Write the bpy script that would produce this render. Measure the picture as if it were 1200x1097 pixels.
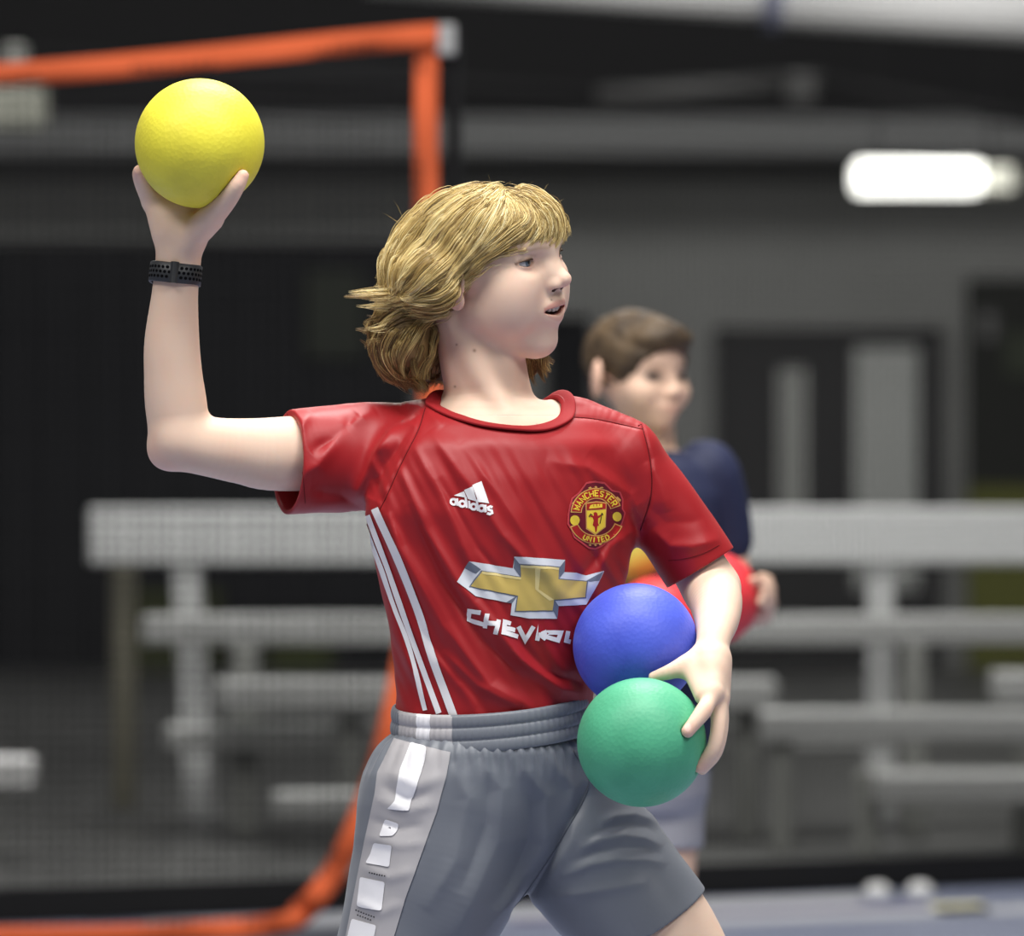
import bpy, bmesh, math, random
import numpy as np
import openvdb
from mathutils import Vector, Matrix
from mathutils.bvhtree import BVHTree

# ------------------------------------------------------------------ camera, light, exposure
scene = bpy.context.scene
COL = scene.collection
for o in list(bpy.data.objects):
    bpy.data.objects.remove(o)
random.seed(7)
rng = np.random.default_rng(7)

CAM_Z = 1.05          # camera height above the court
DIST = 8.0            # distance from the lens to the thrower
cam_data = bpy.data.cameras.new('camera')
cam_data.sensor_width = 36.0
cam_data.lens = 240.0
cam_data.clip_end = 200
cam_data.dof.use_dof = True
cam_data.dof.focus_distance = DIST - 0.06
cam_data.dof.aperture_fstop = 5.4
cam_data.dof.aperture_blades = 0
cam = bpy.data.objects.new('camera', cam_data)
cam.location = (0, 0, CAM_Z)
cam.rotation_euler = (math.pi / 2, 0, 0)
COL.objects.link(cam)
scene.camera = cam

scene.view_settings.view_transform = 'Standard'
scene.view_settings.look = 'None'
scene.view_settings.gamma = 1.0
scene.view_settings.use_curve_mapping = False
scene.view_settings.exposure = 0.0

world = bpy.data.worlds.new('world')
scene.world = world
world.use_nodes = True
bg = world.node_tree.nodes['Background']
bg.inputs[0].default_value = (1.0, 0.985, 0.965, 1)
bg.inputs[1].default_value = 0.15


def area(name, loc, size, energy, color=(1, 1, 1), target=None):
    d = bpy.data.lights.new(name, 'AREA')
    d.shape = 'RECTANGLE'
    d.size, d.size_y = size
    d.energy = energy
    d.color = color
    o = bpy.data.objects.new(name, d)
    o.location = loc
    if target is not None:
        o.rotation_euler = (Vector(target) - Vector(loc)).to_track_quat('-Z', 'Y').to_euler()
    COL.objects.link(o)
    return o


# rows of high-bay lamps under the roof of the sports hall; the last is added for the duct
area('hall_light', (0.2, 6.5, 5.2), (3.0, 1.2), 262, (1, 0.985, 0.95), (0.1, 8, 1))
area('hall_light', (-3.0, 5.0, 5.2), (2.0, 1.2), 125, (1, 0.985, 0.95), (0, 8, 1))
area('hall_light', (3.2, 4.4, 5.2), (2.0, 1.2), 125, (1, 0.985, 0.95), (0, 8, 1))
area('hall_light', (0.3, 10.4, 5.4), (3.0, 1.2), 380, (1, 0.985, 0.95), (0, 11, 0))
area('hall_light', (0.0, 18.5, 5.2), (4.0, 1.2), 420, (1, 0.985, 0.95), (0, 19, 0))
area('hall_light', (0.5, 27.5, 6.0), (8.0, 1.5), 450, (1, 0.985, 0.95), (1, 36, 1.6))
area('hall_light', (1.6, 22.0, 4.4), (4.0, 1.0), 160, (1, 0.985, 0.95), (1.2, 26, 2.9))  # unseen extra light, added to brighten the front of the duct


# ------------------------------------------------------------------ helpers
def P3(px, py, d):
    """point in metres seen at (px, py) of the 1200 x 1097 frame, d metres away"""
    return Vector(((px - 600) / 8000 * d, d, CAM_Z - (py - 548.5) / 8000 * d))


def q(px, py, dy=0.0):
    """the same in millimetres round the thrower; dy is depth beyond the 8 m plane"""
    s = (8000.0 + dy) / 8000.0
    return np.array(((px - 600) * s, dy, -(py - 548.5) * s))


def to_world(V):
    V = np.asarray(V, dtype=np.float64) / 1000.0
    V = V.copy()
    V[:, 1] += DIST
    V[:, 2] += CAM_Z
    return V


def principled(name, color, rough=0.6, spec=0.5, metal=0.0, **kw):
    m = bpy.data.materials.new(name)
    m.use_nodes = True
    b = m.node_tree.nodes['Principled BSDF']
    b.inputs['Base Color'].default_value = (*color, 1)
    b.inputs['Roughness'].default_value = rough
    b.inputs['Specular IOR Level'].default_value = spec
    b.inputs['Metallic'].default_value = metal
    for k, v in kw.items():
        b.inputs[k].default_value = v
    return m


def nd(m, t, **props):
    n = m.node_tree.nodes.new(t)
    for k, v in props.items():
        setattr(n, k, v)
    return n


def lk(m, a, b):
    m.node_tree.links.new(a, b)


def add_noise_color(m, c1, c2, scale=8.0, detail=4.0, lo=0.35, hi=0.65, stretch=None):
    n = nd(m, 'ShaderNodeTexNoise')
    n.inputs['Scale'].default_value = scale
    n.inputs['Detail'].default_value = detail
    tc = nd(m, 'ShaderNodeTexCoord')
    if stretch:
        mp = nd(m, 'ShaderNodeMapping')
        mp.inputs['Scale'].default_value = stretch
        lk(m, tc.outputs['Object'], mp.inputs[0])
        lk(m, mp.outputs[0], n.inputs['Vector'])
    else:
        lk(m, tc.outputs['Object'], n.inputs['Vector'])
    r = nd(m, 'ShaderNodeValToRGB')
    r.color_ramp.elements[0].position = lo
    r.color_ramp.elements[1].position = hi
    r.color_ramp.elements[0].color = (*c1, 1)
    r.color_ramp.elements[1].color = (*c2, 1)
    lk(m, n.outputs['Fac'], r.inputs[0])
    lk(m, r.outputs[0], m.node_tree.nodes['Principled BSDF'].inputs['Base Color'])
    return n


def add_bump(m, scale=200.0, strength=0.2, dist=0.001, detail=3.0, kind='noise'):
    tc = nd(m, 'ShaderNodeTexCoord')
    if kind == 'noise':
        n = nd(m, 'ShaderNodeTexNoise')
        n.inputs['Detail'].default_value = detail
    else:
        n = nd(m, 'ShaderNodeTexVoronoi')
    n.inputs['Scale'].default_value = scale
    lk(m, tc.outputs['Object'], n.inputs['Vector'])
    b = nd(m, 'ShaderNodeBump')
    b.inputs['Strength'].default_value = strength
    b.inputs['Distance'].default_value = dist
    lk(m, n.outputs[0], b.inputs['Height'])
    lk(m, b.outputs[0], m.node_tree.nodes['Principled BSDF'].inputs['Normal'])


def mesh_obj(name, verts, faces, mat, parent=None, smooth=True, mats=None, midx=None):
    me = bpy.data.meshes.new(name)
    verts = np.asarray(verts, dtype=np.float64)
    if isinstance(faces, np.ndarray):
        n = len(faces)
        k = faces.shape[1]
        me.vertices.add(len(verts))
        me.vertices.foreach_set('co', verts.astype(np.float32).ravel())
        me.loops.add(n * k)
        me.loops.foreach_set('vertex_index', faces.astype(np.int32).ravel())
        me.polygons.add(n)
        me.polygons.foreach_set('loop_start', np.arange(0, n * k, k, dtype=np.int32))
        me.update(calc_edges=True)
        me.validate()
    else:
        me.from_pydata([tuple(v) for v in verts], [], faces)
    me.polygons.foreach_set('use_smooth', np.full(len(me.polygons), bool(smooth)))
    for m in (mats or [mat]):
        me.materials.append(m)
    if midx is not None:
        me.polygons.foreach_set('material_index', np.asarray(midx, dtype=np.int32))
    me.update()
    o = bpy.data.objects.new(name, me)
    COL.objects.link(o)
    if parent is not None:
        o.parent = parent
        o.matrix_parent_inverse = parent_inverse(parent)
    return o


def parent_inverse(p):
    """inverse of the world matrix of a parent chain made of plain translations"""
    m = Matrix.Identity(4)
    chain = []
    while p is not None:
        chain.append(p)
        p = p.parent
    for c in reversed(chain):
        m = m @ c.matrix_parent_inverse @ Matrix.Translation(c.location)
    return m.inverted()


def tag(o, label=None, cat=None, group=None, kind=None):
    if label:
        o['label'] = label
    if cat:
        o['category'] = cat
    if group:
        o['group'] = group
    if kind:
        o['kind'] = kind
    return o


def empty(name, loc):
    o = bpy.data.objects.new(name, None)
    o.location = loc
    o.empty_display_size = 0.1
    COL.objects.link(o)
    return o


class MB:
    """collects boxes and tubes in world metres and links them as one mesh"""

    def __init__(self):
        self.bm = bmesh.new()

    def box(self, x0, x1, y0, y1, z0, z1, bevel=0.0):
        r = bmesh.ops.create_cube(self.bm, size=1)
        vs = r['verts']
        for v in vs:
            v.co = Vector(((x0 + x1) / 2 + v.co.x * (x1 - x0), (y0 + y1) / 2 + v.co.y * (y1 - y0), (z0 + z1) / 2 + v.co.z * (z1 - z0)))
        if bevel > 0:
            es = list({e for v in vs for e in v.link_edges})
            bmesh.ops.bevel(self.bm, geom=es, offset=bevel, segments=2, affect='EDGES', profile=0.5)
        return self

    def bar(self, a, b, r, seg=10, r2=None):
        a, b = Vector(a), Vector(b)
        d = b - a
        mtx = Matrix.Translation((a + b) / 2) @ d.to_track_quat('Z', 'Y').to_matrix().to_4x4()
        bmesh.ops.create_cone(self.bm, cap_ends=True, segments=seg, radius1=r, radius2=r if r2 is None else r2, depth=d.length, matrix=mtx)
        return self

    def build(self, name, mat, parent=None, smooth=False):
        me = bpy.data.meshes.new(name)
        self.bm.to_mesh(me)
        self.bm.free()
        me.materials.append(mat)
        if smooth:
            me.polygons.foreach_set('use_smooth', np.full(len(me.polygons), True))
        o = bpy.data.objects.new(name, me)
        COL.objects.link(o)
        if parent is not None:
            o.parent = parent
            o.matrix_parent_inverse = parent_inverse(parent)
        return o


# ------------------------------------------------------------------ distance-field modelling (millimetres)
class Field:
    def __init__(self):
        self.ops = []

    def add(self, f, lo, hi, op='u', k=4.0):
        self.ops.append((f, np.asarray(lo, float), np.asarray(hi, float), op, k))

    def cone(self, a, b, r1, r2, k=6.0, op='u', flat=None, fs=1.0):
        """tapered round limb from a to b; flat = axis along which it is squashed by fs"""
        a, b = np.asarray(a, float), np.asarray(b, float)
        ba = b - a
        l2 = max(float(ba @ ba), 1e-6)
        rm = max(r1, r2)
        if flat is not None:
            n = np.asarray(flat, float)
            n = n / np.linalg.norm(n)
        else:
            n = None

        def f(X, Y, Z):
            x, y, z = X - a[0], Y - a[1], Z - a[2]
            t = np.clip((x * ba[0] + y * ba[1] + z * ba[2]) / l2, 0, 1)
            x, y, z = x - ba[0] * t, y - ba[1] * t, z - ba[2] * t
            r = r1 + (r2 - r1) * t
            if n is None:
                return np.sqrt(x * x + y * y + z * z) - r
            c = x * n[0] + y * n[1] + z * n[2]
            s2 = x * x + y * y + z * z - c * c
            cc = c / fs
            k0 = np.sqrt(s2 + cc * cc) + 1e-9
            k1 = np.sqrt(s2 + (cc / fs) ** 2) + 1e-9
            return (k0 - r) * k0 / k1
        self.add(f, np.minimum(a, b) - rm, np.maximum(a, b) + rm, op, k)

    def chain(self, pts, k=8.0, op='u', flat=None, fs=1.0, sub=4):
        """one limb along smoothed points: [(point, radius), ...]"""
        p = np.array([np.append(a, r) for a, r in pts], float)
        if len(p) > 2:
            e = np.vstack([2 * p[0] - p[1], p, 2 * p[-1] - p[-2]])
            out = []
            for i in range(1, len(e) - 2):
                ns = max(sub, int(np.linalg.norm(e[i + 1][:3] - e[i][:3]) / 7.0))
                for t in np.arange(ns) / ns:
                    out.append(0.5 * (2 * e[i] + (e[i + 1] - e[i - 1]) * t + (2 * e[i - 1] - 5 * e[i] + 4 * e[i + 1] - e[i + 2]) * t * t
                                      + (3 * e[i] - e[i - 1] - 3 * e[i + 1] + e[i + 2]) * t ** 3))
            p = np.array(out + [p[-1]])
        n = None if flat is None else np.asarray(flat, float) / np.linalg.norm(flat)
        segs = []
        for a, b in zip(p[:-1], p[1:]):
            rm = max(a[3], b[3])
            segs.append((a[:3], b[:3] - a[:3], a[3], b[3], np.minimum(a[:3], b[:3]) - rm, np.maximum(a[:3], b[:3]) + rm))

        def f(X, Y, Z):
            lo = np.array((X.min(), Y.min(), Z.min())) - 22
            hi = np.array((X.max(), Y.max(), Z.max())) + 22
            D = np.full(X.shape, 60.0)
            for a, ba, r1, r2, l, u in segs:
                if np.any(l > hi) or np.any(u < lo):
                    continue
                x, y, z = X - a[0], Y - a[1], Z - a[2]
                t = np.clip((x * ba[0] + y * ba[1] + z * ba[2]) / max(float(ba @ ba), 1e-6), 0, 1)
                x, y, z = x - ba[0] * t, y - ba[1] * t, z - ba[2] * t
                r = r1 + (r2 - r1) * t
                if n is None:
                    d = np.sqrt(x * x + y * y + z * z) - r
                else:
                    c = x * n[0] + y * n[1] + z * n[2]
                    s2 = x * x + y * y + z * z - c * c
                    cc = c / fs
                    k0 = np.sqrt(s2 + cc * cc) + 1e-9
                    k1 = np.sqrt(s2 + (cc / fs) ** 2) + 1e-9
                    d = (k0 - r) * k0 / k1
                D = np.minimum(D, d)
            return D
        self.add(f, np.min([g[4] for g in segs], axis=0), np.max([g[5] for g in segs], axis=0), op, k)

    def ell(self, c, r, k=6.0, op='u', R=None):
        c, r = np.asarray(c, float), np.asarray(r, float)
        R = np.eye(3) if R is None else np.asarray(R, float)   # rows = local axes

        def f(X, Y, Z):
            x, y, z = X - c[0], Y - c[1], Z - c[2]
            u = (x * R[0, 0] + y * R[0, 1] + z * R[0, 2]) / r[0]
            v = (x * R[1, 0] + y * R[1, 1] + z * R[1, 2]) / r[1]
            w = (x * R[2, 0] + y * R[2, 1] + z * R[2, 2]) / r[2]
            k0 = np.sqrt(u * u + v * v + w * w) + 1e-9
            k1 = np.sqrt((u / r[0]) ** 2 + (v / r[1]) ** 2 + (w / r[2]) ** 2) + 1e-9
            return k0 * (k0 - 1) / k1
        ext = np.sqrt(((R * r[:, None]) ** 2).sum(0))
        self.add(f, c - ext, c + ext, op, k)

    def loft(self, rows, k=8.0, op='u', rot=0.0, n=2.0, cap=8.0):
        """rows: (py, x_left, x_right, half_depth, dy_centre), silhouettes in frame pixels; sections are turned by rot degrees"""
        rows = sorted(rows, key=lambda r: -r[0])
        z = np.array([-(r[0] - 548.5) for r in rows])
        cx = np.array([(r[1] + r[2]) / 2 - 600 for r in rows])
        hw = np.array([(r[2] - r[1]) / 2 for r in rows])
        b = np.array([r[3] for r in rows], float)
        cy = np.array([r[4] for r in rows], float)
        zz = np.linspace(z[0], z[-1], 200)

        def sm(v):
            t = np.interp(zz, z, v)
            w = np.hanning(15)
            w /= w.sum()
            return np.convolve(np.pad(t, 7, mode='edge'), w, 'valid')
        cx, hw, b, cy = sm(cx), sm(hw), sm(b), sm(cy)
        cr, sr = math.cos(math.radians(rot)), math.sin(math.radians(rot))
        a = np.sqrt(np.maximum(hw ** 2 - (b * sr) ** 2, 100)) / cr

        def f(X, Y, Z):
            A, B = np.interp(Z, zz, a), np.interp(Z, zz, b)
            x, y = X - np.interp(Z, zz, cx), Y - np.interp(Z, zz, cy)
            u = (x * cr + y * sr) / A
            v = (-x * sr + y * cr) / B
            kk = (np.abs(u) ** n + np.abs(v) ** n) ** (1 / n) + 1e-6
            rad = np.sqrt(x * x + y * y) / kk
            d = (kk - 1) * rad
            d = d * np.minimum(1.0, np.sqrt((np.minimum(A, B) + 1) / rad))
            e = np.maximum(Z - zz[-1], zz[0] - Z)
            # rounded cap
            dd = np.maximum(d + cap, 0)
            ee = np.maximum(e + cap, 0)
            return np.minimum(np.maximum(d + cap, e + cap), 0) + np.sqrt(dd * dd + ee * ee) - cap
        m = max(hw.max(), b.max()) * 1.1
        self.add(f, (cx.min() - m, cy.min() - m, zz[0]), (cx.max() + m, cy.max() + m, zz[-1]), op, k)

    def disp(self, f, lo=(-1e5,) * 3, hi=(1e5,) * 3):
        """adds f(X, Y, Z, d) to the distance (negative = outwards)"""
        self.add(f, lo, hi, 'd', 0)

    def clip(self, point, normal, k=2.0):
        """cuts away the side the normal points to"""
        p, n = np.asarray(point, float), np.asarray(normal, float)
        n = n / np.linalg.norm(n)
        self.add(lambda X, Y, Z: (X - p[0]) * n[0] + (Y - p[1]) * n[1] + (Z - p[2]) * n[2], (-1e5,) * 3, (1e5,) * 3, 'i', k)

    def eval(self, X, Y, Z, lo=None, hi=None):
        if lo is None:
            lo = np.array((X.min(), Y.min(), Z.min()))
            hi = np.array((X.max(), Y.max(), Z.max()))
        D = np.full(X.shape, 60.0, dtype=np.float32)
        for f, a, b, op, k in self.ops:
            m = k + (30.0 if op == 'u' else 2.0)
            if np.any(a - m > hi) or np.any(b + m < lo):
                continue
            if op == 'd':
                D = D + f(X, Y, Z, D)
                continue
            d = f(X, Y, Z)
            if op == 'u':
                if k > 0:
                    h = np.maximum(k - np.abs(D - d), 0) / k
                    D = np.minimum(D, d) - h * h * k * 0.25
                else:
                    D = np.minimum(D, d)
            else:
                if op == 's':
                    d = -d
                if k > 0:
                    h = np.maximum(k - np.abs(D - d), 0) / k
                    D = np.maximum(D, d) + h * h * k * 0.25
                else:
                    D = np.maximum(D, d)
        return D

    def at(self, V):
        """distance at an (n, 3) array of points, evaluated in small batches"""
        V = np.asarray(V, float)
        return self.eval(V[:, 0], V[:, 1], V[:, 2])

    def grad(self, V, h=1.0):
        V = np.asarray(V, float)
        g = np.zeros_like(V)
        for i in range(3):
            e = np.zeros(3)
            e[i] = h
            g[:, i] = self.at(V + e) - self.at(V - e)
        return g / (np.linalg.norm(g, axis=1, keepdims=True) + 1e-9)

    def mesh(self, vox, lo=None, hi=None, N=24):
        us = [(a, b) for f, a, b, op, k in self.ops if op == 'u']
        L = np.min([a for a, b in us], axis=0) - 12
        H = np.max([b for a, b in us], axis=0) + 12
        if lo is not None:
            L, H = np.maximum(L, lo), np.minimum(H, hi)
        i0 = np.floor(L / vox / N).astype(int)
        i1 = np.ceil(H / vox / N).astype(int)
        grid = openvdb.FloatGrid(3.0 * vox)
        grid.gridClass = openvdb.GridClass.LEVEL_SET
        half = N * vox / 2
        diag = half * 1.732
        ar = np.arange(N)
        for bx in range(i0[0], i1[0]):
            for by in range(i0[1], i1[1]):
                # coarse test of a column of block centres
                bz = np.arange(i0[2], i1[2])
                cz = (bz * N + N / 2) * vox
                cx = np.full(len(bz), (bx * N + N / 2) * vox)
                cy = np.full(len(bz), (by * N + N / 2) * vox)
                dc = self.eval(cx, cy, cz)
                for b, d in zip(bz, dc):
                    if abs(d) > diag * 1.35 + 8:
                        if d < 0:
                            grid.fill((bx * N, by * N, int(b) * N), (bx * N + N - 1, by * N + N - 1, int(b) * N + N - 1), -3.0 * vox)
                        continue
                    x = ((bx * N + ar) * vox)[:, None, None]
                    y = ((by * N + ar) * vox)[None, :, None]
                    z = ((b * N + ar) * vox)[None, None, :]
                    X, Y, Z = np.broadcast_arrays(x, y, z)
                    l = np.array((x.min(), y.min(), z.min()))
                    D = self.eval(X, Y, Z, l, l + N * vox)
                    D = np.clip(D, -3.0 * vox, 3.0 * vox).astype(np.float32)
                    grid.copyFromArray(D, ijk=(int(bx * N), int(by * N), int(b * N)))
        pts, quads = grid.convertToQuads(isovalue=0.0)
        return pts.astype(np.float64) * vox, quads[:, ::-1].copy()


def vnoise(X, Y, Z, s, seed=0):
    """cheap smooth noise from a few sines"""
    r = np.random.default_rng(seed)
    out = 0
    for i in range(6):
        k = r.normal(size=3)
        k = k / np.linalg.norm(k) / s * r.uniform(0.7, 1.5) * 2 * math.pi
        out = out + np.sin(X * k[0] + Y * k[1] + Z * k[2] + r.uniform(0, 6.28))
    return out / 6


def ridge(pts, width, amp, ymax=60.0, soft=1.0):
    """a fold: outward ridge (amp > 0) or furrow (amp < 0) along a line given in frame pixels"""
    p = np.array([(a - 600, -(b - 548.5)) for a, b in pts], float)
    lo = np.array((p[:, 0].min() - 3 * width, -400, p[:, 1].min() - 3 * width))
    hi = np.array((p[:, 0].max() + 3 * width, ymax, p[:, 1].max() + 3 * width))
    seg = np.linalg.norm(np.diff(p, axis=0), axis=1)
    cum = np.concatenate([[0], np.cumsum(seg)]) / seg.sum()

    def f(X, Y, Z, D):
        best = np.full(X.shape, 1e9)
        tt = np.zeros(X.shape)
        for i in range(len(p) - 1):
            e = p[i + 1] - p[i]
            t = np.clip(((X - p[i, 0]) * e[0] + (Z - p[i, 1]) * e[1]) / (e @ e), 0, 1)
            d2 = (X - p[i, 0] - e[0] * t) ** 2 + (Z - p[i, 1] - e[1] * t) ** 2
            m = d2 < best
            best = np.where(m, d2, best)
            tt = np.where(m, cum[i] + t * (cum[i + 1] - cum[i]), tt)
        fade = np.clip(np.minimum(tt, 1 - tt) * 5, 0, 1) ** 0.7
        fy = np.clip((ymax - Y) / 40.0, 0, 1)
        return -amp * fade * fy * np.exp(-(best / (width * width)) ** 0.78)
    return f, lo, hi
# ------------------------------------------------------------------ the hall: floor, walls, beams
concrete = principled('hall_floor_grey', (0.060, 0.061, 0.060), 0.45, 0.5)
add_noise_color(concrete, (0.050, 0.051, 0.050), (0.072, 0.073, 0.071), 3.0, 5)
court_m = principled('court_blue', (0.20, 0.225, 0.33), 0.32, 0.5)
add_noise_color(court_m, (0.185, 0.21, 0.315), (0.215, 0.24, 0.345), 2.0, 6)
wall_m = principled('wall_grey', (0.15, 0.152, 0.148), 0.8, 0.3)
add_noise_color(wall_m, (0.135, 0.137, 0.133), (0.165, 0.167, 0.163), 0.8, 4)
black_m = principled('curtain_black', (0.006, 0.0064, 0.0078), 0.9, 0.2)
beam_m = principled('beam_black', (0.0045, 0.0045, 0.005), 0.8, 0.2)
soffit_m = principled('soffit_grey', (0.115, 0.117, 0.118), 0.7, 0.3)
white_m = principled('duct_white', (0.75, 0.75, 0.75), 0.6, 0.3)
alu = principled('bleacher_aluminium', (0.56, 0.57, 0.57), 0.42, 0.5, 0.25)
alu2 = principled('bleacher_dark_aluminium', (0.36, 0.365, 0.36), 0.5, 0.4, 0.2)  # darker tone for the seat and foot planks
alu_d = principled('bleacher_leg_grey', (0.24, 0.245, 0.23), 0.55, 0.4, 0.2)
door_m = principled('door_black', (0.009, 0.009, 0.010), 0.6, 0.3)
pane_m = principled('door_pane', (0.20, 0.205, 0.195), 0.25, 0.5)

WALL = 36.0
tag(MB().box(-7, 7, -4, WALL, -0.12, -0.004).build('floor', concrete), kind='structure')
NETL, NETR = P3(-620, 548, 15.05), P3(1560, 548, 17.70)


def net_y(x):
    t = (x - NETL.x) / (NETR.x - NETL.x)
    return NETL.y + t * (NETR.y - NETL.y)


# blue sports court, ending just short of the divider net
bm = bmesh.new()
pts = [(-5, -3.5), (5, -3.5), (5, net_y(5) + 0.1), (-5, net_y(-5) + 0.1)]
vb = [bm.verts.new((x, y, -0.004)) for x, y in pts]
vt = [bm.verts.new((x, y, 0.0)) for x, y in pts]
bm.faces.new(vt)
for i in range(4):
    bm.faces.new((vb[i], vb[(i + 1) % 4], vt[(i + 1) % 4], vt[i]))
me = bpy.data.meshes.new('floor_court')
bm.to_mesh(me)
bm.free()
me.materials.append(court_m)
court = bpy.data.objects.new('floor_court', me)
COL.objects.link(court)
tag(court, kind='structure')


def line_strip(name, x0, x1, back, width, mat):
    """a painted line parallel to the net, `back` metres in front of it"""
    v = []
    for x in (x0, x1):
        for w in (0, width):
            y = net_y(x) - back - w
            v += [(x, y, 0.0003), (x, y, 0.0022)]
    f = [(1, 3, 7, 5), (0, 1, 5, 4), (2, 3, 7, 6)[::-1], (0, 1, 3, 2), (4, 5, 7, 6)]
    o = mesh_obj(name, v, f, mat, court, False)
    return o


pale = principled('line_pale', (0.50, 0.51, 0.55), 0.4, 0.5)
purple = principled('line_purple', (0.13, 0.09, 0.20), 0.4, 0.5)
yellow_l = principled('line_yellow', (0.85, 0.80, 0.50), 0.4, 0.5)
navy_l = principled('line_navy', (0.025, 0.03, 0.06), 0.4, 0.5)
line_strip('court_line', -0.85, 0.85, 0.12, 0.42, pale)
line_strip('court_line', 0.0, 1.0, 0.60, 0.10, purple)
line_strip('court_line', 0.3, 3.0, 0.78, 0.26, pale)
line_strip('court_line', 1.0, 1.13, 0.62, 0.40, yellow_l)
line_strip('court_line', -1.4, -0.25, 0.55, 1.2, navy_l)

wall_o = tag(MB().box(-7, 7, WALL, WALL + 0.2, -0.1, 7.0).build('wall_back', wall_m), kind='structure')
# dark beams under the roof, and the lighter soffit below them
b = MB()
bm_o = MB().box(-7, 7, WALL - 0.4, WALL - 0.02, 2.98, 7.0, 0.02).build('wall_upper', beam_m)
tag(bm_o, kind='structure')
tag(MB().box(-7, 7, WALL - 0.9, WALL - 0.02, 2.66, 2.86, 0.02).build('trim_1', soffit_m), kind='structure')
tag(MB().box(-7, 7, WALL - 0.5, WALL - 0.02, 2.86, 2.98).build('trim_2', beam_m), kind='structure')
# pipes and struts in the dark under the roof
tr = empty('roof_truss', (1.0, 30.5, 3.02))
tag(tr, 'dark steel roof truss high up in the shadow above the grey wall', 'truss')
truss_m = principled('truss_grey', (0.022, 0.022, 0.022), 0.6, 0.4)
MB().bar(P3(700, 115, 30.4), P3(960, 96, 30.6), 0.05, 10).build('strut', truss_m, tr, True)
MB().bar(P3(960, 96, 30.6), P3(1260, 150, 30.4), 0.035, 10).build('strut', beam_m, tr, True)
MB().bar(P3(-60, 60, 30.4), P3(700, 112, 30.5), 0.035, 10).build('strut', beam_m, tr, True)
MB().box(P3(925, 0, 30).x, P3(960, 0, 30).x, 30.3, 30.5, P3(0, 115, 30).z, P3(0, 80, 30).z, 0.01).build('joint_plate', truss_m, tr)
# pale duct that crosses the top of the picture
d1, d2 = P3(430, -46, 26.0), P3(1330, 14, 26.0)
duct = empty('air_duct', d1)
tag(duct, 'long pale air duct running along the top of the hall', 'duct')
MB().bar(d1, P3(905, -14, 26.0), 0.125, 20).build('duct_section', white_m, duct, True)
MB().bar(P3(905, -14, 26.0), d2, 0.145, 20).build('duct_section', white_m, duct, True)
MB().bar(P3(897, -13, 26), P3(916, -12, 26), 0.165, 20).build('joint_ring', principled('duct_ring', (0.16, 0.17, 0.25), 0.5, 0.4), duct, True)

# curtains over the openings of the far wall
for (x0, x1, y0, y1, lab) in ((-420, 484, 290, 800, 'wide black curtain hanging on the far wall behind the left bleacher'), (640, 694, 376, 800, 'narrow black curtain on the far wall behind the brown-haired boy')):
    a, c_ = P3(x0, y0, WALL - 0.25), P3(x1, y0, WALL - 0.25)
    n = int((c_.x - a.x) / 0.035)
    V, Fc = [], []
    for i in range(n + 1):
        x = a.x + (c_.x - a.x) * i / n
        y = WALL - 0.22 + 0.035 * math.sin(i * 0.9) + 0.012 * math.sin(i * 2.3)
        V += [(x, y, 0.0), (x, y, a.z), (x, y + 0.01, 0.0), (x, y + 0.01, a.z)]
    for i in range(n):
        k = 4 * i
        Fc += [(k, k + 4, k + 5, k + 1), (k + 2, k + 3, k + 7, k + 6), (k + 1, k + 5, k + 7, k + 3)]
    o = mesh_obj('curtain', V, Fc, black_m)
    tag(o, lab, 'curtain')
    if x0 < 0:
        MB().box(P3(362, 0, WALL).x, P3(428, 0, WALL).x, WALL - .30, WALL - .26, P3(0, 420, WALL).z, P3(0, 320, WALL).z, 0.003).build('green_patch', principled('curtain_patch', (0.022, 0.026, 0.018), 0.8, 0.2), o)  # faint grey-green box just in front of the curtain
    rail = MB().bar((a.x, WALL - 0.22, a.z + 0.01), (c_.x, WALL - 0.22, a.z + 0.01), 0.02, 10).build('curtain_rail', beam_m, o, True)

# the double door: a black leaf with a slit window, a leaf with a big pale pane
dr = empty('door_1', P3(960, 781, WALL - 0.05))
tag(dr, kind='structure')


def wbox(x0, x1, y0, y1, d0, d1):
    """box on the far wall given by frame pixels (at the wall) and depths"""
    a, c_ = P3(x0, y0, WALL), P3(x1, y1, WALL)
    return (a.x, c_.x, d0, d1, max(c_.z, 0.0), a.z)


MB().box(*wbox(838, 1102, 384, 396, WALL - .12, WALL)).build('frame', door_m, dr)
MB().box(*wbox(838, 850, 384, 800, WALL - .12, WALL)).build('frame', door_m, dr)
MB().box(*wbox(1084, 1102, 384, 800, WALL - .12, WALL)).build('frame', door_m, dr)
leaf = MB().box(*wbox(850, 992, 396, 800, WALL - .09, WALL - .02)).build('door_leaf', door_m, dr)
MB().box(*wbox(912, 944, 432, 640, WALL - .10, WALL - .085)).build('slit_pane', pane_m, leaf)
leaf2 = MB().box(*wbox(992, 1084, 396, 800, WALL - .09, WALL - .02)).build('door_leaf', door_m, dr)
MB().box(*wbox(1000, 1074, 408, 690, WALL - .10, WALL - .085)).build('pane', principled('door_pane_pale', (0.27, 0.28, 0.27), 0.25, 0.5), leaf2)
MB().bar(P3(976, 610, WALL - .13), P3(976, 640, WALL - .13), 0.015, 8).build('handle', alu, leaf, True)
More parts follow.
